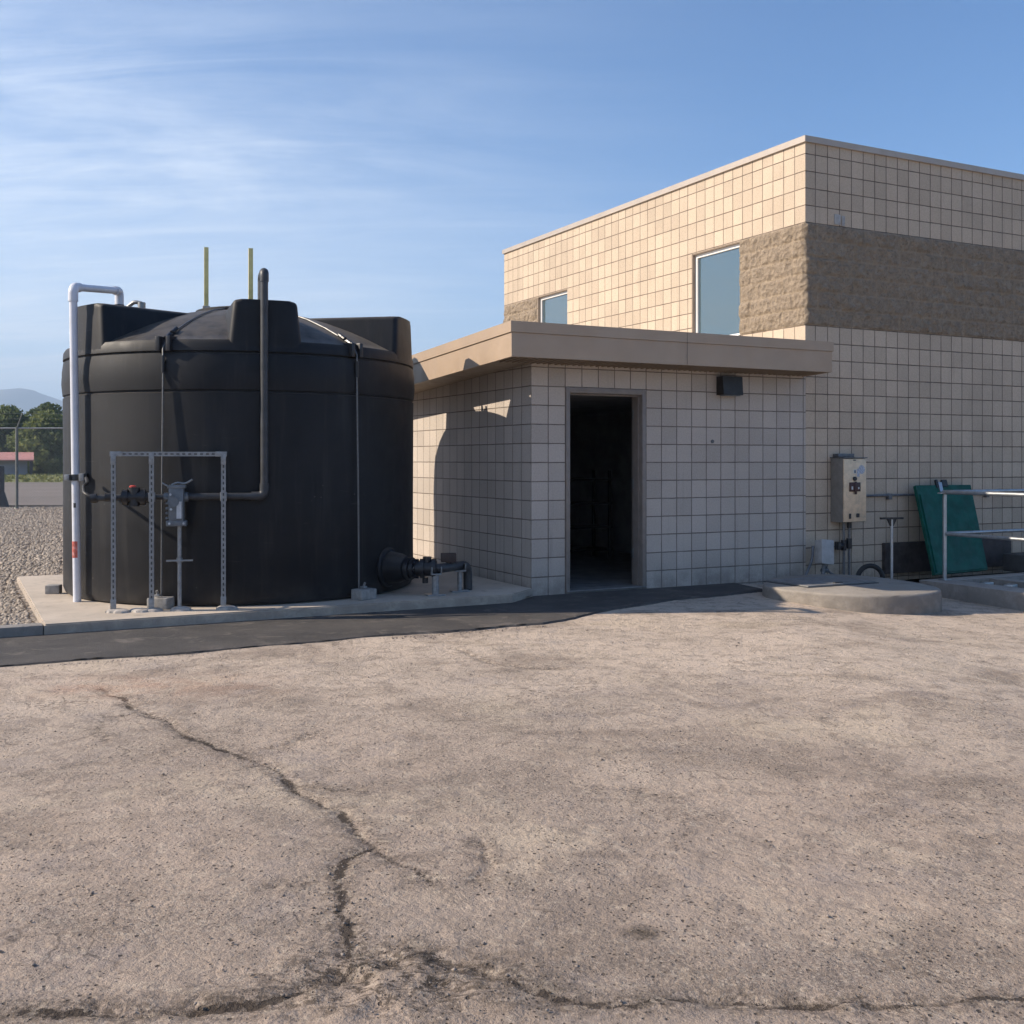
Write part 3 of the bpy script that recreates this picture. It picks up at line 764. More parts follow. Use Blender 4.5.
def rough_band(name, length, z0, z1, mapf, seed, ends=True):
    st = .406/18; nu = int(length/st)+1; nz = 61; length = (nu-1)*st
    a = np.linspace(0, length, nu); z = np.linspace(z0, z1, nz); ga, gz = np.meshgrid(a, z); ga, gz = ga.ravel(), gz.ravel()
    dz = (z1-z0)/6; row = np.floor((gz-z0)/dz).clip(0, 5); bl = .406
    sh = (row % 2)*.5*bl; ca = np.floor((ga+sh)/bl)
    ea = np.minimum((ga+sh) % bl, bl-(ga+sh) % bl); ez = np.minimum((gz-z0) % dz, dz-(gz-z0) % dz)
    ed = np.minimum(ea, ez)
    rsn = np.random.RandomState(seed); T = rsn.rand(97)
    hb = T[((ca*13+row*7).astype(int)) % 97]
    m = np.clip(1-ed/.012, 0, 1)
    body = .018+.016*hb*np.clip(ed/.05, 0, 1)+.040*fbm(ga*8+hb*9, gz*8, 5, seed)*np.clip(ed/.035, 0, 1)
    prot = np.clip(body*(1-m)+.005*m, .003, .07)
    edge = np.minimum(np.minimum(ga, length-ga), np.minimum(gz-z0, z1-gz)) < 1e-6
    prot = np.where(edge, -.01, prot)
    P = np.array([mapf(x, d, q) for x, d, q in zip(ga, prot, gz)])
    idx = np.arange(nu*nz).reshape(nz, nu)
    f = np.stack([idx[:-1, :-1], idx[:-1, 1:], idx[1:, 1:], idx[1:, :-1]], -1).reshape(-1, 4)
    return np_mesh(name, P, f, M['split'], None, False, main, {'mortar': m})
rough_band('rough_band', 11.9, BB, BT, lambda x, d, z: (X0-.012+x, Y0-d, z), 3)
rough_band('rough_band', wins[0][0]-.004, BB, BT, lambda x, d, z: (X0-d, Y0+x, z), 5)
rough_band('rough_band', MD-wins[1][1]-.004, BB, BT, lambda x, d, z: (X0-d, wins[1][1]+.002+x, z), 8)
for lo, hi in wins:
    z0, z1 = BB-.02, 4.435
    b = MB(); xr = X0+.055; fw = .06
    b.box(xr, xr+.06, lo, lo+fw, z0, z1); b.box(xr, xr+.06, hi-fw, hi, z0, z1)
    b.box(xr, xr+.06, lo+fw, hi-fw, z0, z0+fw); b.box(xr, xr+.06, lo+fw, hi-fw, z1-fw, z1)
    wf = b.build('window', M['win_frame'], main)
    b = MB(); b.box(xr+.025, xr+.035, lo+fw-.005, hi-fw+.005, z0+fw-.005, z1-fw+.005); b.build('pane', M['glass'], wf)
    b = MB(); b.box(X0-.02, xr-.002, lo+.003, hi-.003, z0+.002, z0+.03); b.build('sill', M['win_frame'], wf)
    b = MB(); b.box(X0+.008, xr-.002, hi-.012, hi-.001, z0+.034, z1-.013); b.box(X0+.008, xr-.002, lo+.001, hi-.001, z1-.012, z1-.001); b.each('reveal', M['win_reveal'], wf)
b = MB(); b.box(5.2, 7.62, -.05, Y0-.002, 0.0, .40, .008); b.build('base_panel', M['plinth'], main)
b = MB(); b.cbox((4.42, Y0-.008, 4.53), (.10, .016, .13), .004); b.cbox((4.52, Y0-.008, 4.52), (.05, .016, .13), .004); b.each('wall_vent', M['grey_box'], main)

# ------------------------------------------------------------------ annex
AL, AD = 3.89, 6.4
ann = thing('annex', 'low flat roofed grey block annex with an open doorway', 'building', A, TH)
D0, D1, DH = .432, 1.492, 2.285
slope = -.047
b = MB(); b.prism([(0, -.1), (D0, -.1), (D0, DH), (D1, DH), (D1, -.1), (AL, -.1), (AL, 2.62), (0, 2.62)], 0, .2, lambda a, c, z: (a, z, c))
b.build('front_wall', M['annex_wall'], ann)
zt = lambda y: 2.62+slope*(y)
b = MB(); b.hexa([(0, .2, -.1), (.2, .2, -.1), (.2, AD, -.1), (0, AD, -.1), (0, .2, zt(.2)), (.2, .2, zt(.2)), (.2, AD, zt(AD)), (0, AD, zt(AD))])
b.build('side_wall', M['annex_wall'], ann)
b = MB(); b.hexa([(.2, AD-.2, -.1), (AL, AD-.2, -.1), (AL, AD, -.1), (.2, AD, -.1), (.2, AD-.2, zt(AD)), (AL, AD-.2, zt(AD)), (AL, AD, zt(AD)), (.2, AD, zt(AD))])
b.build('rear_wall', M['annex_wall'], ann)
b = MB(); b.box(.2, AL, 0.2, AD-.2, -.1, .03); b.box(D0, D1, .0, .2, -.1, .03); b.build('floor', M['inner_floor'], ann)
b = MB(); b.box(.202, .21, .202, AD-.202, .03, 2.3); b.box(.212, AL-.05, AD-.212, AD-.202, .03, 2.3); b.box(AL-.05, AL-.01, .202, AD-.202, .03, 2.3); b.box(.212, AL-.06, .202, AD-.215, 2.24, 2.26)
b.box(.212, D0-.01, .202, .21, .03, 2.22); b.box(D1+.01, AL-.06, .202, .21, .03, 2.22); b.build('lining', M['inner_wall'], ann)
# roof slab, fascia, drip strip, soffit
OH = .49; FX0, FX1, FY0, FY1 = -OH, AL-.035, -OH, AD+.4
fb, ft = 2.537, 2.90
def slab_(b, x0, x1, y0, y1, z0, z1):
    s = lambda y: slope*(y-FY0)
    b.hexa([(x0, y0, z0+s(y0)), (x1, y0, z0+s(y0)), (x1, y1, z0+s(y1)), (x0, y1, z0+s(y1)), (x0, y0, z1+s(y0)), (x1, y0, z1+s(y0)), (x1, y1, z1+s(y1)), (x0, y1, z1+s(y1))])
b = MB(); slab_(b, FX0+.03, FX1-.006, FY0+.03, FY1-.03, fb+.24, ft-.02); b.build('roof', M['roofing'], ann)
b = MB(); slab_(b, FX0, FX1, FY0, FY0+.03, fb, ft-.115); slab_(b, FX0, FX0+.03, FY0+.03, FY1-.03, fb, ft-.115); slab_(b, FX0, AL-.04, FY1-.03, FY1, fb, ft-.115)
slab_(b, FX1-.03, FX1, FY0+.03, -.004, fb, ft-.115)
b.build('fascia', M['fascia'], ann)
b = MB(); e = .014
slab_(b, FX0-e, FX1+e, FY0-e, FY0+.05, ft-.113, ft); slab_(b, FX0-e, FX0+.05, FY0+.05, FY1-.05, ft-.113, ft); slab_(b, FX0-e, AL-.04, FY1-.05, FY1+e, ft-.113, ft); slab_(b, FX1-.05, FX1+e, FY0+.05, -.004, ft-.113, ft)
b.build('drip_edge', M['fascia'], ann)
b = MB(); x = FX0+.032
slab_(b, FX0+.031, FX1-.031, FY0+.031, -.002, fb+.016, fb+.03); slab_(b, FX0+.031, -.002, 0, FY1-.04, fb+.016, fb+.03)
while x < FX1-.08:      # ribs of the soffit boards
    slab_(b, x, x+.012, FY0+.031, -.003, fb+.003, fb+.0155); x += .075
b.build('soffit', M['soffit'], ann)
b = MB(); slab_(b, 1.70, 1.704, FY0-.0155, FY0-.0135, fb+.003, ft-.002); slab_(b, FX0-.0155, FX0-.0135, 2.6, 2.604, fb+.003, ft-.002); b.each('lap_joint', M['darkmetal'], ann)
# door frame (hollow metal)
b = MB(); fd0, fd1, fw = -.012, .21, .052
b.box(D0+.002, D0+fw, fd0, fd1, .0, DH-.002, .004); b.box(D1-fw, D1-.002, fd0, fd1, .0, DH-.002, .004); b.box(D0+fw, D1-fw, fd0, fd1, DH-fw-.012, DH-.002, .004)
b.box(D0+fw, D0+fw+.016, .06, .14, .03, DH-fw-.014); b.box(D1-fw-.016, D1-fw, .06, .14, .03, DH-fw-.014); b.box(D0+fw+.016, D1-fw-.016, .06, .14, DH-fw-.03, DH-fw-.014)
df = b.build('door_frame', M['frame_paint'], ann)
b = MB()
for z in (.35, 1.15, 1.95): b.box(D1-fw-.006, D1-fw-.001, .15, .2, z, z+.11, .001)
b.each('hinge', M['galv'], df)
b = MB(); b.box(D0+.01, D1-.01, -.03, .19, .031, .042); b.build('threshold', M['hatch'], df)
b = MB(); b.lathe([(.022, 0), (.02, .012), (0, .014)], 12, (2.44, -.001, 1.70), (0, -1, 0)); b.build('anchor_cap', M['conduit'], ann)

# inside the doorway
sf = thing('shelf_unit', 'dark shelf unit in the gloom inside the doorway', 'shelf', W(2.05, 3.2, .03), TH)
b = MB()
for x in (0, 1.0):
    for y in (0, .45): b.box(x-.02, x+.02, y-.02, y+.02, 0, 1.3)
b.each('upright', M['darkmetal'], sf)
b = MB()
for z in (.12, .45, .8, 1.15): b.box(-.03, 1.03, -.03, .48, z, z+.03)
b.each('shelf', M['darkmetal'], sf)
cdt = MB(); cdt.m(M['slot']).tube(catmull([W(.55, AD-.24, 1.52), W(1.35, AD-.24, 1.52), W(2.2, AD-.24, 2.15)], .1), .035, 10)
tag(cdt.build('wall_pipe'), 'dark bent pipe on the back wall seen through the doorway', 'pipe')

# wall light
wl = thing('wall_light', 'dark bronze wall pack light under the eave right of the doorway', 'light', W(2.645, -.0, 2.36), TH)
b = MB(); b.hexa([(-.145, -.14, -.11), (.145, -.14, -.11), (.145, -.002, -.11), (-.145, -.002, -.11), (-.145, -.125, .11), (.145, -.125, .11), (.145, -.002, .11), (-.145, -.002, .11)])
b.build('housing', M['darkmetal'], wl)
b = MB(); b.box(-.12, .12, -.12, -.03, -.12, -.111, .002); b.build('lens', M['act_grey'], wl)

# ------------------------------------------------------------------ tank
tk = thing('storage_tank', 'large round black plastic tank with raised lugs round its domed top', 'tank', TC)
def dome_z(r): return 2.52+.50*(1-(r/1.80)**2)
prof = [(0, .0), (TR-.06, .0), (TR-.02, .02), (TR, .07), (TR, 1.0), (TR+.004, 1.98)]
for zg in (2.03,): prof += [(TR+.004, zg-.014), (TR-.012, zg-.006), (TR-.012, zg+.006), (TR+.006, zg+.014)]
prof += [(TR+.018, 2.16), (TR+.012, 2.30), (TR, 2.385), (TR-.022, 2.393), (TR-.022, 2.402), (TR+.004, 2.41), (TR, 2.48), (TR-.02, 2.515)]
prof += [(r, dome_z(r)) for r in (1.80, 1.7, 1.55, 1.35, 1.1, .85, .6, .35, .15)] + [(0, dome_z(0))]
b = MB(); b.lathe(prof, 128); shell = b.build('shell', M['tank'], tk, 40)
def lug(az, wid=.60, top=2.90, rin=.55):
    """raised tie-down lug: radial block with its outer face curved along the rim; az from -Y towards +X"""
    b = MB(); ca, sa = math.cos(az-math.pi/2), math.sin(az-math.pi/2); n = 9; hw0, hw1 = wid/2+.05, wid/2
    def P(r, s, z): return Vector((ca*r-sa*s, sa*r+ca*s, z))
    lo, hi = [], []
    for k in range(n):
        f = -1+2*k/(n-1)
        s0, s1 = hw0*f, hw1*f
        lo.append(b.bm.verts.new(P(math.sqrt((TR+.002)**2-s0*s0), s0, 2.44))); hi.append(b.bm.verts.new(P(math.sqrt((TR-.012)**2-s1*s1), s1, top)))
    lo += [b.bm.verts.new(P(rin, hw0, 2.44)), b.bm.verts.new(P(rin, -hw0, 2.44))]; hi += [b.bm.verts.new(P(rin, hw1, top)), b.bm.verts.new(P(rin, -hw1, top))]
    N_ = len(lo); b._f(hi); b._f(lo[::-1])
    sides = [b._f((lo[i], lo[(i+1) % N_], hi[(i+1) % N_], hi[i])) for i in range(N_)]
    es = [e for e in b.bm.edges if all(v in hi for v in e.verts)] + [e for e in b.bm.edges if (lo[0] in e.verts and hi[0] in e.verts) or (lo[n-1] in e.verts and hi[n-1] in e.verts)]
    r = bmesh.ops.bevel(b.bm, geom=es, offset=.045, segments=4, affect='EDGES', profile=.5)
    for f in b.bm.faces: f.smooth = True
    return b.build('lug', M['tank'], tk, 50)
for az in (-41.5, 20., 80., 140., 200., 260.): lug(R(az), .58 if az != 20. else .60)
def rim(az, r, z): a = R(az)-math.pi/2; return Vector((math.cos(a)*r, math.sin(a)*r, z))
for az in (-9.3, 48.9, 110., 229.):
    pts = [rim(az, r, dome_z(r)+.012) for r in (.5, .8, 1.1, 1.4, 1.6, 1.75)] + [rim(az, 1.84, 2.50), rim(az, TR+.03, 2.42), rim(az, TR+.028, 2.2), rim(az, TR+.05, 1.0), rim(az, TR+.06, .08)]
    b = MB(); b.tube(pts, .0075 if az != 48.9 else .009, 8); c = b.build('tie_cable', M['cable'], tk)
    b = MB(); d = (rim(az, 1.86, 2.49)-rim(az, 1.6, dome_z(1.6)+.012)).normalized()
    t0 = rim(az, 1.62, dome_z(1.62)+.03); b.tube([t0, t0+d*.10], .022, 10); b.tube([t0+d*.14, t0+d*.24], .024, 10)
    b.tube([rim(az, TR+.03, 2.36), rim(az, TR+.03, 2.20)], .016, 10)
    b.each('turnbuckle', M['black_plastic'], c)
    # notch hardware where the cable drops over the rim
    b = MB(); X = Matrix.Rotation(R(az)-math.pi/2, 4, 'Z')
    b.box(1.66, 1.90, -.075, -.03, 2.40, 2.545, .012, X); b.box(1.66, 1.90, .03, .075, 2.40, 2.545, .012, X); b.box(1.84, 1.872, -.03, .03, 2.40, 2.46, .004, X)
    b.each('cable_guide', M['black_plastic'], tk)
b = MB(); b.lathe([(.52, dome_z(.52)-.01), (.52, dome_z(.52)+.03), (.49, dome_z(.49)+.035), (.30, dome_z(0)+.03), (0, dome_z(0)+.045)], 40); b.build('lid', M['tank'], tk)

# anchor blocks for the cables
for az, lab in ((-9.3, 'grey concrete anchor block behind the middle rack posts'), (48.9, 'grey concrete anchor block at the foot of the right tank cable')):
    q = TC+rim(az, TR+.11, 0); t = thing('anchor_block', lab, 'block', q, R(az), 'anchor blocks at the tank foot')
    b = MB(); b.box(-.08, .12, -.08, .08, 0, .105, .012); b.build('block', M['block'], t)
    b = MB(); b.cbox((0, -.02, .125), (.05, .05, .02), .004); b.tube([(0, -.02, .13), (0, -.04, .17)], .012, 8); b.build('anchor_eye', M['galv'], t)
t = MB(); t.box(-.07, .07, -.06, .06, 0, .09, .01)
o = t.build('concrete_block', M['block'], None, loc=(-4.74, 11.2, .10), rotz=.1); tag(o, 'small grey block lying on the pad left of the tank', 'block')

# level poles on the dome
for (x, y, top, lab) in ((-3.365, 11.92, 3.82, 'left one of the two yellow poles on the tank dome'), (-2.835, 11.75, 3.775, 'yellow pole rising behind the front tank lug')):
    r = math.hypot(x-TC.x, y-TC.y); zb = TC.z+dome_z(r)+(.035 if r < .5 else 0)
    t = thing('marker_pole', lab, 'pole', (x, y, zb), .3, 'yellow poles standing on the tank')
    b = MB(); b.box(-.024, .024, -.024, .024, .04, top-zb, .005); b.build('pole', M['yellow'], t)
    b = MB(); b.cbox((0, 0, .02), (.08, .08, .05), .01); b.build('base', M['grout'], t)

# white pipe
wp = thing('white_pipe', 'white plastic pipe rising up the left of the tank and bending over its lug', 'pipe')
P0 = Vector((-4.235, 10.55, .10)); Ptop = Vector((-4.275, 10.55, 3.165)); Pend = Vector((-4.25, 11.72, 3.31)); 
b = MB(); b.tube([P0, Ptop-Vector((0, 0, .05))], .038, 20); b.tube([Ptop+(Pend-Ptop)*.05, Pend-(Pend-Ptop)*.05], .037, 20); b.each('pipe', M['pvc_white'], wp)
b = MB(); b.tube(catmull([Ptop-Vector((0, 0, .14)), Ptop, Ptop+(Pend-Ptop).normalized()*.14], .09), .047, 20)
b.tube(catmull([Pend-(Pend-Ptop).normalized()*.13, Pend, Pend-Vector((0, 0, .16))], .08), .047, 20); b.each('elbow', M['pvc_white'], wp)
b = MB(); b.tube([Pend-Vector((0, 0, .15)), Pend-Vector((0, 0, .33))], .053, 20); b.build('adapter', M['black_plastic'], wp)
b = MB(); b.tube([P0+Vector((-.007, 0, .43)), P0+Vector((-.009, 0, .59))], .0388, 20); b.build('tape_band', M['pvc_red'], wp)
b = MB(); b.cbox(P0+Vector((-.01, -.0375, .94)), (.022, .006, .045)); b.build('stamp', M['slot'], wp)
b = MB(); zc = P0.z+1.21; b.m(M['galv']).box(P0.x-.10, P0.x-.055, P0.y-.07, P0.y+.06, zc-.03, zc+.03, .004); b.box(P0.x+.04, P0.x+.09, P0.y-.07, P0.y+.06, zc-.035, zc+.04, .004)
b.m(M['pvc_grey']).tube([(P0.x-.015, P0.y, zc-.03), (P0.x-.015, P0.y, zc+.03)], .05, 20); b.build('clamp', None, wp)
# small vent elbow on the left lug
ve = MB(); vq = TC+rim(-41.5, 1.2, 2.90); vq = Vector((-4.08, 11.93, 2.995))
ve.m(M['galv']).tube([vq+Vector((0, 0, .0)), vq+Vector((0, 0, .22))], .042, 14); ve.tube(catmull([vq+Vector((0, 0, .21)), vq+Vector((-.08, 0, .23)), vq+Vector((-.34, .1, .06))], .06), .022, 10)
tag(ve.build('vent_fitting'), 'small curved vent fitting behind the top of the white pipe', 'fitting')

# strut rack
RA = Vector((-3.62, 9.84, .10)); RB = Vector((-2.68, 10.06, .10)); RD = (RB-RA).normalized(); RANG = math.atan2(RD.y, RD.x); RL = (RB-RA).length
rk = thing('strut_rack', 'galvanised slotted strut frame with three posts in front of the tank', 'rack', RA, RANG)
def strut(b, p0, p1, w=.0413):
    p0, p1 = Vector(p0), Vector(p1); d = (p1-p0); L = d.length; ax = d.normalized()
    X = Matrix.Translation(p0) @ Vector((0, 0, 1)).rotation_difference(ax).to_matrix().to_4x4()
    b.m(M['galv']); h = w/2
    b.box(-h, h, -h, -h+.003, 0, L, 0, X); b.box(-h, -h+.003, -h+.003, h, 0, L, 0, X); b.box(h-.003, h, -h+.003, h, 0, L, 0, X)
    b.m(M['slot']); z = .06
    while z < L-.06:
        b.box(-.0065, .0065, -h-.0012, -h-.0002, z, z+.027, 0, X); b.box(-h-.0012, -h-.0002, -.0065, .0065, z, z+.027, 0, X); z += .052
HT = 1.455
for s in (0, .33, RL):
    b = MB(); strut(b, (s, 0, 0), (s, 0, HT-(0 if s != .33 else .045))); po = b.build('post', None, rk)
    b = MB(); b.cbox((s, 0, .006), (.13, .11, .012), .002); b.cbox((s, -.026, .06), (.05, .006, .11), .001); b.lathe([(.009, .012), (.009, .028), (0, .03)], 6, (s+.048, -.02, 0)); b.build('foot_plate', M['galv'], po)
b = MB(); strut(b, (.02, 0, HT-.02), (RL-.02, 0, HT-.02)); b.build('top_bar', None, rk)
b = MB()
for s, sg in ((0, 1), (RL, -1)):
    b.cbox((s+sg*.02, -.026, HT-.02), (.10, .007, .046), .001); b.cbox((s, -.0265, HT-.07), (.046, .008, .09), .001)
b.cbox((.33, -.0265, HT-.06), (.046, .008, .10), .001); b.each('bracket', M['galv'], rk)
rs = random.Random(3)
for s, dx, lab in ((0, .05, 'left'), (.33, -.05, 'mid'), (RL, 0, 'right')):
    b = MB()
    for k in range(3):
        b.lathe([(.085, 0), (.075, .018), (.05, .028), (0, .031)], 9, (s+dx+rs.uniform(-.07, .07), rs.uniform(-.05, .01), -.001))
    b.each('grout_lump', M['grout'], rk)

# dark pipe run with ball valve
PH = 1.04           # pipe height above the pad
run = thing('dark_pipe_run', 'dark grey pipe running along the rack and up the front of the tank', 'pipe', RA, RANG)
yb = .062
ve_s = 1.335
b = MB()
b.tube([(.60, yb, PH), (ve_s-.06, yb, PH)], .033, 16); b.tube([(ve_s, yb, PH+.06), (ve_s, yb, 3.10)], .036, 16); b.tube([(.30, yb, PH), (.50, yb, PH)], .026, 14); b.tube([(-.17, yb, PH-.01), (.06, yb, PH)], .028, 14)
b.each('pipe', M['pvc_grey'], run)
b = MB(); b.tube(catmull([(ve_s-.12, yb, PH), (ve_s, yb, PH), (ve_s, yb, PH+.12)], .07), .043, 16)
b.tube(catmull([(ve_s, yb, 3.06), (ve_s, yb, 3.155), (ve_s-.02, yb+.30, 3.155), (ve_s-.02, yb+.30, 2.92)], .06), .042, 16); b.each('elbow', M['pvc_grey'], run)
b = MB(); b.tube([(.06, yb, PH), (.30, yb, PH)], .055, 16); b.tube([(.07, yb, PH), (.115, yb, PH)], .075, 16); b.tube([(.225, yb, PH), (.27, yb, PH)], .075, 16); b.tube([(.17, yb, PH-.085), (.17, yb, PH+.09)], .052, 16)
b.tube([(-.08, yb, PH), (-.02, yb, PH)], .04, 14); b.tube([(-.205, yb, PH-.012), (-.15, yb, PH-.005)], .043, 14); va = b.build('valve', M['black_plastic'], run)
b = MB(); b.lathe([(.032, 0), (.032, .012), (.02, .02), (0, .021)], 14, (.16, yb, PH+.088)); b.build('valve_handle', M['red_plastic'], va)
b = MB(); b.tube(catmull([(-.18, yb, PH), (-.26, yb+.03, PH+.03), (-.30, yb+.2, PH+.10), (-.285, .46, PH+.12), (-.33, .66, PH+.165)], .12), .017, 10); b.build('hose', M['rubber'], run)
b = MB()
for s in (.33, RL): b.cbox((s, yb-.045, PH), (.06, .05, .085), .006)
b.each('pipe_clamp', M['galv'], run)
b = MB(); b.tube([(.575, yb, PH), (.61, yb, PH)], .05, 18); b.build('flange', M['act_grey'], run)

# actuator on its stand
ac = thing('pump_unit', 'grey cast pump unit on a thin stand between the rack posts', 'pump', RA+RD*.56+Vector((.0, -.02, 0)), RANG)
b = MB(); b.box(-.075, .06, -.065, .09, .80, 1.135, .02); b.box(-.085, .075, -.07, .095, 1.12, 1.15, .006); b.box(-.095, .085, -.07, .095, .775, .825, .008)
b.tube([(.06, .03, PH), (.095, .03, PH)], .045, 16); b.tube([(-.12, .03, PH), (-.06, .03, PH)], .04, 16); b.tube([(-.03, -.068, 1.0), (-.03, -.082, 1.0)], .05, 18)
body = b.build('housing', M['act_grey'], ac)
b = MB()
for k in range(5): b.box(-.10, -.076, -.05, .06, .84+k*.045, .858+k*.045, .002)
b.each('cooling_fin', M['act_grey'], body)
b = MB(); b.box(-.002, .042, -.0685, -.066, .845, 1.0); b.build('nameplate', M['label_white'], body)
b = MB()
for x, z in ((-.055, 1.065), (-.05, .93), (-.065, .80), (.06, .80)): b.tube([(x, -.066, z), (x, -.078, z)], .011, 8)
b.each('bolt', M['label_white'], body)
b = MB(); b.tube(catmull([(-.05, 0, 1.15), (0, 0, 1.175), (.07, -.01, 1.16), (.135, -.03, 1.20)], .03), .009, 8); b.tube([(-.08, 0, 1.14), (-.135, .01, 1.17)], .008, 8); b.build('lever', M['galv'], ac)
b = MB(); b.tube([(.02, .01, .0), (.02, .01, .78)], .019, 14); b.cbox((.02, .01, .455), (.235, .05, .014), .003); b.tube([(.02, .01, .44), (.02, .01, .48)], .027, 12); b.build('stand', M['galv'], ac)
b = MB(); b.lathe([(.10, -.001), (.085, .022), (.04, .034), (0, .036)], 11, (.03, .0, 0)); b.build('footing', M['grout'], ac)

# tank outlet
oa = R(64.6)-math.pi/2; OD = Vector((math.cos(oa), math.sin(oa), 0))
OB = TC + OD*(TR-.02) + Vector((0, 0, .27))
ot = thing('outlet_pipe', 'dark flanged outlet pipe with valve leaving the tank near its foot', 'pipe')
b = MB(); b.lathe([(.205, -.03), (.205, .03), (.19, .05), (.165, .055), (.15, .17), (.12, .24), (.09, .26)], 32, OB, OD); b.build('boss', M['tank'], ot)
Q1 = OB+OD*.26; PD = Vector((.985, -.02, .02)).normalized()
b = MB(); b.tube([Q1, Q1+OD*.05], .115, 24); b.tube([Q1+OD*.06, Q1+OD*.10], .10, 24); b.tube([Q1+OD*.05, Q1+OD*.11], .06, 16)
for k in range(8):
    a_ = k*math.pi/4; c_ = Q1+Vector((-OD.y*math.cos(a_)*.09, OD.x*math.cos(a_)*.09, math.sin(a_)*.09)); b.tube([c_-OD*.015, c_+OD*.125], .011, 6)
b.build('flange', M['black_plastic'], ot)
Q2 = Q1+OD*.09; Q3 = Q2+PD*.30; Q4 = Vector((-.36, 10.98, .385)); Q5 = W(-.02, .95, .36)
b = MB(); b.tube([Q2+PD*.0, Q2+PD*.22], .078, 18); b.tube([Q2+PD*.05, Q2+PD*.09], .10, 18); b.tube([Q2+PD*.17, Q2+PD*.21], .10, 18); b.tube([Q2+PD*.12, Q2+PD*.12+Vector((0, 0, .12))], .045, 14)
b.tube([Q2+PD*.10-Vector((0, 0, .09)), Q2+PD*.10-Vector((0, 0, .15))], .03, 12)
vv_ = b.build('valve', M['black_plastic'], ot)
b = MB(); qd = Q1+OD*.102; b.lathe([(.032, .0), (.03, .006), (0, .0065)], 18, qd+Vector((-.02, -.03, .0)), OD); b.build('tag_disc', M['label_white'], vv_)
b = MB(); b.tube(catmull([Q2+PD*.2, Vector((-.72, 11.05, .375)), Vector((-.47, 11.52, .37)), Vector((-.47, 11.52, .09))], .12), .048, 16); b.build('pipe', M['pvc_grey'], ot)
b = MB(); qc = Vector((-.655, 11.17, .375)); b.cbox(qc+Vector((0, 0, .10)), (.16, .10, .09), .01, (0, 0, .1)); b.tube([qc, qc+Vector((0, 0, .06))], .03, 10); b.build('switch_box', simple('brown box', (.045, .028, .024), .6), ot)
def cradle(pt, lab, ztop, rr):
    t = thing('pipe_support', lab, 'support', (pt[0], pt[1], .10), .3, 'supports under the outlet pipe')
    b = MB(); b.cbox((0, 0, .008), (.19, .13, .016), .003); b.build('base_plate', M['galv'], t)
    b = MB(); b.tube([(0, 0, .016), (0, 0, ztop)], rr, 14); b.build('stem', M['galv'], t)
    b = MB(); b.cbox((0, 0, ztop+.006), (.11, .13, .012), .002); b.cbox((.05, 0, ztop+.045), (.008, .13, .07), .001); b.cbox((-.05, 0, ztop+.045), (.008, .13, .07), .001); b.build('saddle', M['galv'], t)
cradle((-.78, 11.035), 'stout steel pipe support next to the outlet valve', .215, .036)
cradle((-.55, 11.36), 'slimmer steel pipe support closer to the annex wall', .215, .024)

# ------------------------------------------------------------------ right hand side
# round manhole slab
pts = [(2.62, 11.28), (2.70, 10.98), (2.87, 10.78), (3.10, 10.58), (3.42, 10.46), (3.78, 10.48), (4.08, 10.62), (4.30, 10.86), (4.38, 11.2), (4.25, 11.75), (4.0, 12.2), (3.6, 12.4), (3.15, 12.25), (2.80, 11.85)]
def smooth_poly(P, n=6):
    out = []; N_ = len(P)
    for i in range(N_):
        p0, p1, p2, p3 = (Vector((*P[(i+k-1) % N_], 0)) for k in range(4))
        for j in range(n):
            t = j/n; out.append(.5*((2*p1)+(p2-p0)*t+(2*p0-5*p1+4*p2-p3)*t*t+(3*p1-p0-3*p2+p3)*t**3))
    return [(q.x, q.y) for q in out]
pts = [(x*1.053, y*1.053) for x, y in pts]; sp = smooth_poly(pts); ms = thing('manhole_slab', 'rounded concrete manhole slab raised above the yard by the wall', 'slab', (3.69, 12.0, -.07))
b = MB(); rs = random.Random(9)
cx, cy = 3.69, 12.0; rings = []
for sc, z in ((1.012, -.28), (1.005, .05), (1.0, .145), (.99, .168), (.97, .176)):
    rings.append([b.bm.verts.new(((x-cx)*sc+rs.uniform(-.004, .004), (y-cy)*sc+rs.uniform(-.004, .004), z+rs.uniform(-.002, .002))) for x, y in sp])
for r0, r1 in zip(rings, rings[1:]):
    for k in range(len(sp)): b._f((r0[k], r0[(k+1) % len(sp)], r1[(k+1) % len(sp)], r1[k]), True)
b._f(rings[-1]); b.build('slab', M['slab'], ms, 50)
b = MB(); X = Matrix.Rotation(TH, 4, 'Z') @ Matrix.Translation((-.12, .25, 0))
b.m(M['slot']).box(-.52, .52, -.36, .36, .170, .183, .002, X); b.m(M['hatch']).box(-.495, .495, -.335, .335, .1832, .196, .003, X); b.m(M['slot']).box(-.06, .06, -.28, -.25, .1962, .206, .002, X); b.build('hatch', None, ms)

# control panel on the wall
cp = thing('control_panel', 'tall stainless control cabinet with maroon keypad on the block wall', 'control panel', W(4.50, .012, .70), TH)
b = MB(); b.box(-.195, .195, -.215, -.012, 0, .80, .006); b.build('body', M['panel_side'], cp)
b = MB(); b.box(-.19, .19, -.232, -.217, .006, .794, .004); dr = b.build('door', M['stainless'], cp)
b = MB(); b.box(-.10, .085, -.243, -.2325, .385, .50, .006); b.box(-.02, .02, -.246, -.2435, .35, .51, .002); b.build('keypad', M['keypad'], dr)
b = MB(); b.m(M['label_white']).box(-.07, -.045, -.2445, -.2432, .41, .45); b.box(.04, .062, -.2445, -.2432, .415, .44); b.each('button_label', None, dr)
b = MB(); b.lathe([(.028, 0), (.026, .018), (0, .02)], 14, (-.01, -.2325, .545), (0, -1, 0)); b.build('lamp_cap', M['black_plastic'], dr)
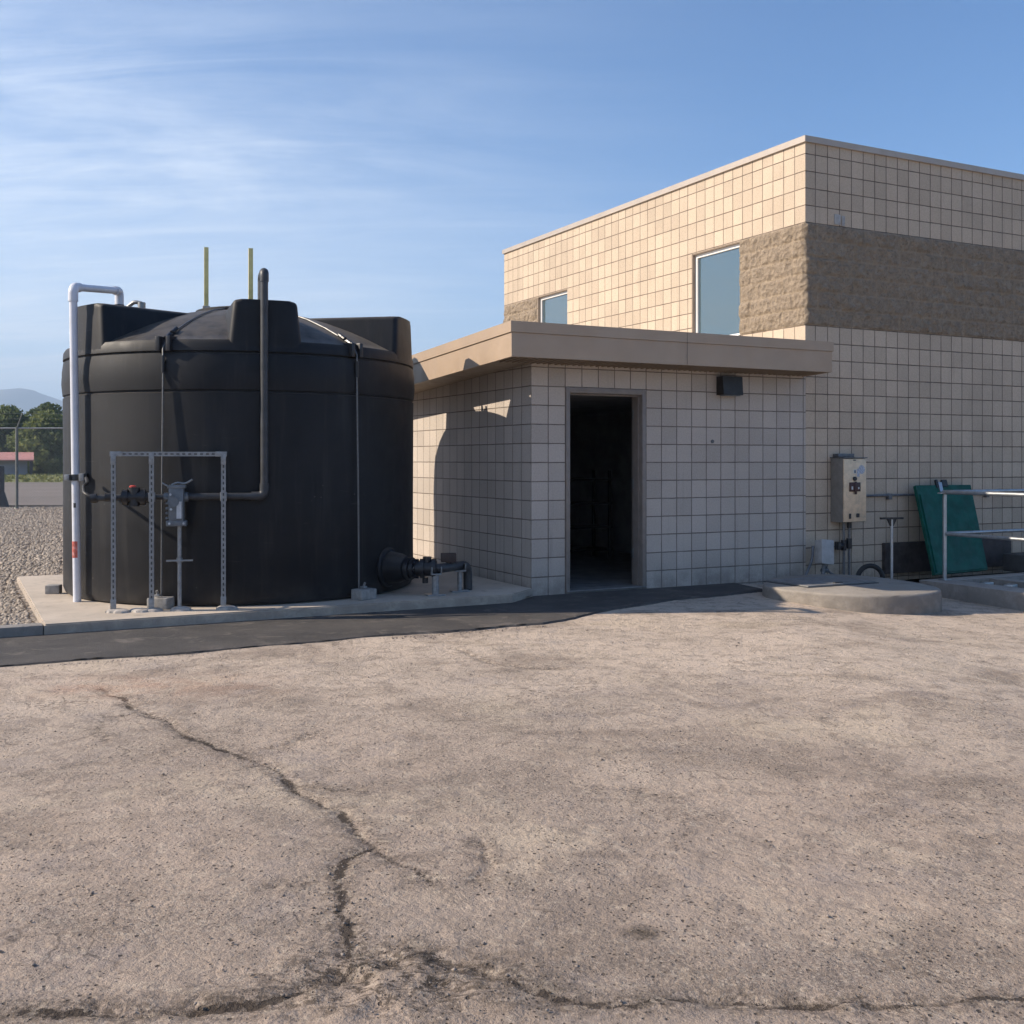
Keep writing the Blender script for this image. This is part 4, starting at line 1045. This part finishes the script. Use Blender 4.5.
b = MB(); b.lathe([(.055, 0), (.055, .0012), (0, .0013)], 20, (.11, -.2325, .66), (0, -1, 0)); b.box(.03, .075, -.2345, -.2326, .57, .67); b.build('sticker', M['sticker'], dr)
b = MB(); b.m(M['label_white']).box(-.025, .02, -.2337, -.2325, .61, .66); b.m(M['act_grey']).box(-.018, .013, -.2342, -.2338, .617, .652); b.build('small_label', None, dr)
b = MB(); b.box(-.105, -.07, -.240, -.2325, .045, .11, .004); b.box(.02, .07, -.240, -.2325, .06, .11, .006); b.each('switch', M['black_plastic'], dr)
b = MB(); b.box(-.03, .01, -.238, -.2325, .77, .785, .001); b.build('latch', M['conduit'], dr)
b = MB(); b.tube([(.21, -.12, .42), (.213, -.13, .60)], .016, 10); b.tube([(.197, -.12, .66), (.225, -.12, .68)], .02, 10); b.cbox((.205, -.12, .53), (.018, .05, .2), .004); b.build('disconnect_handle', M['black_plastic'], cp)
b = MB(); b.box(-.20, .20, -.245, -.002, .803, .815, .002); b.box(-.15, .12, -.10, -.004, .816, .86, .004); b.build('rain_cap', M['conduit'], cp)
# conduits below the cabinet
cr = thing('conduit_riser', 'pair of dark conduits with fittings dropping from the stainless cabinet', 'conduit', W(4.50, .012, 0), TH)
b = MB()
for x in (-.06, .03): b.tube([(x, -.10, -.02), (x, -.10, .70)], .017, 10)
b.each('conduit', M['conduit'], cr)
b = MB(); b.tube([(-.06, -.10, .34), (-.06, -.10, .47)], .034, 12); b.tube([(.03, -.10, .36), (.03, -.10, .49)], .036, 12); b.tube([(-.15, -.10, .40), (-.05, -.10, .40)], .03, 12); b.cbox((-.16, -.10, .40), (.05, .07, .10), .008); b.tube([(.03, -.10, .62), (.03, -.10, .70)], .03, 12); b.each('fitting', M['black_plastic'], cr)
# junction box on bent legs
jb = thing('junction_box', 'small pale grey tilted box on bent conduits beside the manhole slab', 'junction box', W(3.98, -.22, 0), TH)
b = MB(); X = Matrix.Translation((0, 0, .345)) @ Euler((R(-8), R(7), 0)).to_matrix().to_4x4()
b.box(-.095, .095, -.06, .06, -.145, .145, .008, X); bx_ = b.build('box', M['grey_box'], jb)
b = MB(); b.box(-.10, .10, -.07, -.0605, -.15, .15, .004, X); b.m(M['slot']).box(-.06, -.02, -.0715, -.0702, .10, .115, 0, X); b.mats = [M['grey_box'], M['slot']]
for f in b.bm.faces: pass
b.build('cover', None, jb)
b = MB(); b.tube(catmull([(-.10, .08, .42), (-.14, .05, .25), (-.30, .0, .06), (-.40, -.03, -.02)], .1), .018, 10); b.tube([(0, 0, .19), (-.04, -.02, -.02)], .024, 10); b.tube([(-.03, 0, .12), (.06, .0, .12)], .03, 10); b.tube(catmull([(.03, 0, .18), (.06, -.02, .10), (.30, -.05, -.02)], .06), .014, 10); b.each('conduit', M['conduit'], jb)
# hose hoop
hp = MB(); pts = [(.155*math.cos(t), 0, .16*math.sin(t)+.02) for t in np.linspace(-.15, math.pi+.1, 24)]
X = Matrix.Rotation(-.15, 4, 'Z')
hp.m(M['rubber']).tube([X @ Vector((p[0], p[1]+.05*math.sin(p[0]*6), p[2])) for p in pts], .03, 12)
o = hp.build('rubber_hoop'); o.location = W(4.47, -.5, 0); tag(o, 'black rubber hose arched like a hoop on the ground behind the slab', 'hose')
# valve key / T handle
th = thing('valve_key', 'tall thin T handled valve key standing in front of the dark base panel', 'valve key', (4.60, 13.12, 0), .2)
b = MB(); b.tube([(0, 0, -.02), (0, 0, .76)], .017, 12); b.build('rod', M['rail'], th)
b = MB(); b.box(-.15, .15, -.02, .02, .762, .785, .004); b.prism([(-.06, .762), (.06, .762), (.02, .68), (-.02, .68)], -.012, .012, lambda a, c, z: (a, z, c)); b.build('handle', M['darkmetal'], th)
# wall conduit
cw = MB(); cw.m(M['conduit']).tube([W(4.715, -.03, 1.02), W(9.5, -.03, 1.02)], .016, 10)
for u in (5.3, 7.15, 8.8): cw.box(u-.03, u+.03, -.045, .01, .965, 1.04, .003, Matrix.Translation(A) @ Matrix.Rotation(TH, 4, 'Z'))
tag(cw.build('wall_conduit'), 'thin dark conduit running level along the block wall behind the green panel', 'conduit')
# green cover leaning on wall
gc = thing('green_cover', 'dark green fibreglass cover panel leaning against the block wall', 'cover', W(5.51, -.3, 0), TH)
TL, TRr, BL, BR = Vector((5.735-5.6, .20, 1.13)), Vector((6.80-5.6, .22, 1.125)), Vector((5.50-5.6, -.32, .02)), Vector((6.62-5.6, -.20, .02))
nrm = (TRr-TL).cross(BL-TL).normalized()
if nrm.y > 0: nrm = -nrm
def gq(s, t): return TL*(1-s)*(1-t)+TRr*s*(1-t)+BL*(1-s)*t+BR*s*t
def plate(b, s0, s1, t0, t1, o0, o1):
    b.hexa([gq(s0, t1)+nrm*o0, gq(s1, t1)+nrm*o0, gq(s1, t1)+nrm*o1, gq(s0, t1)+nrm*o1, gq(s0, t0)+nrm*o0, gq(s1, t0)+nrm*o0, gq(s1, t0)+nrm*o1, gq(s0, t0)+nrm*o1])
b = MB(); plate(b, 0, 1, 0, 1, 0, .045); b.build('shell', M['green'], gc)
b = MB(); plate(b, .035, .985, .11, .985, .0455, .058); b.build('raised_panel', M['green'], gc)
b = MB(); b.m(M['rail']); plate(b, .40, .46, -.03, .08, .046, .06); b.m(M['darkmetal']); plate(b, .47, .56, -.06, .02, .03, .06); plate(b, .36, .395, -.06, .03, .03, .06); b.build('hinge_bracket', None, gc)

# pit with kerbs and guard rail
pit = thing('pit_kerb', 'low concrete pit kerb under the aluminium guard rail', 'kerb', A, TH)
b = MB(); b.box(4.91, 5.30, -3.6, -1.09, -.35, .02, .01); b.box(4.91, 10.5, -1.089, -.86, -.35, .02, .01); b.box(5.88, 6.08, -3.6, -1.091, -.35, .01, .01); b.each('kerb', M['curb'], pit)
b = MB(); b.box(5.301, 5.879, -3.6, -1.092, -.32, -.10); b.box(6.081, 10.5, -3.6, -1.092, -.32, -.10); b.each('grating', M['grate'], pit)
b = MB()
for k in range(3): b.cbox((5.55+.06*k, -1.3-.3*k, -.05), (.16, .11, .11), .012, (0, 0, .3*k))
b.each('fitting', M['rail'], pit)
hr = thing('guard_rail', 'aluminium pipe guard rail with two rails around the pit', 'railing', W(5.17, -1.02, .02), TH)
ht = 1.07
b = MB(); b.tube([(0, 0, 0), (0, 0, ht-.03)], .024, 14); b.cbox((0, 0, .006), (.11, .11, .012), .003); b.build('post', M['rail'], hr)
b = MB(); b.tube([(-.2+.2, 0, ht), (4.8, 0, ht)], .024, 14); b.build('rail', M['rail'], hr)
b = MB(); b.tube([(0, .02, ht-.002), (0, -2.55, ht-.002)], .024, 14); b.build('rail', M['rail'], hr)
b = MB(); b.tube([(.02, 0, .565), (4.8, 0, .565)], .022, 14); b.build('rail', M['rail'], hr)
b = MB(); b.tube([(0, -.02, .563), (0, -2.55, .563)], .022, 14); b.build('rail', M['rail'], hr)
for q in ((4.8, 0), (2.4, 0), (0, -2.55)):
    b = MB(); b.tube([(*q, 0), (*q, ht-.02)], .024, 14); b.build('post', M['rail'], hr)
b = MB(); b.cbox((-.06, -.01, ht-.012), (.10, .05, .016), .004); b.build('end_tab', M['rail'], hr)
ew = MB(); ew.m(M['slot']).cbox((0, 0, .09), (.5, .35, .24), .02); o = ew.build('pump_housing'); o.location = W(7.4, -.45, .0); o.rotation_euler.z = TH
tag(o, 'dark low housing beyond the pit kerb at the right picture edge', 'housing')

# ------------------------------------------------------------------ haze
hz = MB(); hz.box(-4950, 4950, -4950, 4950, -1.9, 300)
m = bpy.data.materials.new('haze air'); m.use_nodes = True; m.node_tree.nodes.clear()
t = NT(m.node_tree); out = t.new('ShaderNodeOutputMaterial'); pv = t.new('ShaderNodeVolumePrincipled')
pv.inputs['Color'].default_value = (.58, .77, 1., 1); pv.inputs['Density'].default_value = 3.4e-4; pv.inputs['Anisotropy'].default_value = .15
t.l.new(pv.outputs[0], out.inputs['Volume'])
ho = hz.build('haze', m); ho['kind'] = 'stuff'; ho['label'] = 'thin pale haze fading the far hills'; ho['category'] = 'haze'

# ------------------------------------------------------------------ world, sun, camera
w = bpy.data.worlds.new('World'); SC.world = w; w.use_nodes = True
t = NT(w.node_tree); t.n.clear()
out = t.new('ShaderNodeOutputWorld'); bg = t.new('ShaderNodeBackground'); t.l.new(bg.outputs[0], out.inputs[0])
sky = t.new('ShaderNodeTexSky', sky_type='NISHITA', sun_disc=False)
sky.sun_elevation = R(SUN_EL); sky.sun_rotation = math.atan2(SUN.x, SUN.y) % (2*math.pi)
sky.altitude = 1300; sky.air_density = 1.15; sky.dust_density = .25; sky.ozone_density = 3.2
tc = t.new('ShaderNodeTexCoord'); d = tc.outputs['Generated']
s = t.new('ShaderNodeSeparateXYZ'); t.l.new(d, s.inputs[0])
zz = t.math('ADD', t.math('MAXIMUM', s.outputs[2], 0.), .12)
cv = t.new('ShaderNodeCombineXYZ'); t.l.new(t.math('DIVIDE', s.outputs[0], zz), cv.inputs[0]); t.l.new(t.math('DIVIDE', s.outputs[1], zz), cv.inputs[1])
c1 = t.noise(t.mapping(cv.outputs[0], (.5, 1.5, 1), (0, 0, R(-28)), (.4, .9, 0)), 1.0, 9, .64, 1.7)
c2 = t.noise(t.mapping(cv.outputs[0], (.30, .42, 1), (0, 0, R(20)), (1.9, .2, 0)), .9, 4, .5, .3)
left = t.ramp(s.outputs[0], .30, -.34)
c3 = t.noise(t.mapping(cv.outputs[0], (.8, 3.0, 1), (0, 0, R(-36)), (2.4, .3, 0)), 1.2, 9, .68, 1.6)
streak = t.math('ADD', t.math('MULTIPLY', t.ramp(c1, .28, .84), .75), t.math('MULTIPLY', t.ramp(c3, .34, .82), .5))
cl = t.math('MULTIPLY', streak, t.ramp(c2, .22, .56, .25, 1.))
fac = t.math('MULTIPLY', left, t.math('ADD', t.math('MULTIPLY', cl, t.ramp(s.outputs[2], .44, .20, .26, .8)), .10))
low = t.ramp(s.outputs[2], .34, .05)
fac = t.math('ADD', fac, t.math('MULTIPLY', low, t.math('ADD', t.math('MULTIPLY', left, .42), .05)), clamp=True)
blue = t.mix(1., sky.outputs[0], (.71, .92, 1.12), 'MULTIPLY')
col = t.mix(fac, blue, (6.8, 7.4, 8.3))
t.put(bg.inputs[0], col); bg.inputs[1].default_value = .106

sl = bpy.data.lights.new('sun', 'SUN'); sl.energy = 5.0; sl.angle = R(.53); sl.color = (1., .87, .71)
so = bpy.data.objects.new('sun', sl); COL.objects.link(so)
dirv = Vector((SUN.x*math.cos(R(SUN_EL)), SUN.y*math.cos(R(SUN_EL)), math.sin(R(SUN_EL))))
so.rotation_euler = dirv.to_track_quat('Z', 'Y').to_euler(); so.location = (-10, 2, 20)

cam = bpy.data.cameras.new('camera'); cam.sensor_width = 36; cam.lens = 1083/1024*36
cam.shift_y = -52/1024; cam.clip_start = .05; cam.clip_end = 20000
co = bpy.data.objects.new('camera', cam); COL.objects.link(co); co.location = (0, 0, CAMH); co.rotation_euler = (R(90), 0, 0)
SC.camera = co
SC.view_settings.view_transform = 'Standard'; SC.view_settings.look = 'None'; SC.view_settings.exposure = .5; SC.view_settings.gamma = 1.
cy = SC.cycles; cy.use_denoising = True; cy.max_bounces = 6; cy.diffuse_bounces = 3; cy.glossy_bounces = 3; cy.use_adaptive_sampling = True; cy.adaptive_threshold = .02; cy.adaptive_min_samples = 16; cy.volume_bounces = 0
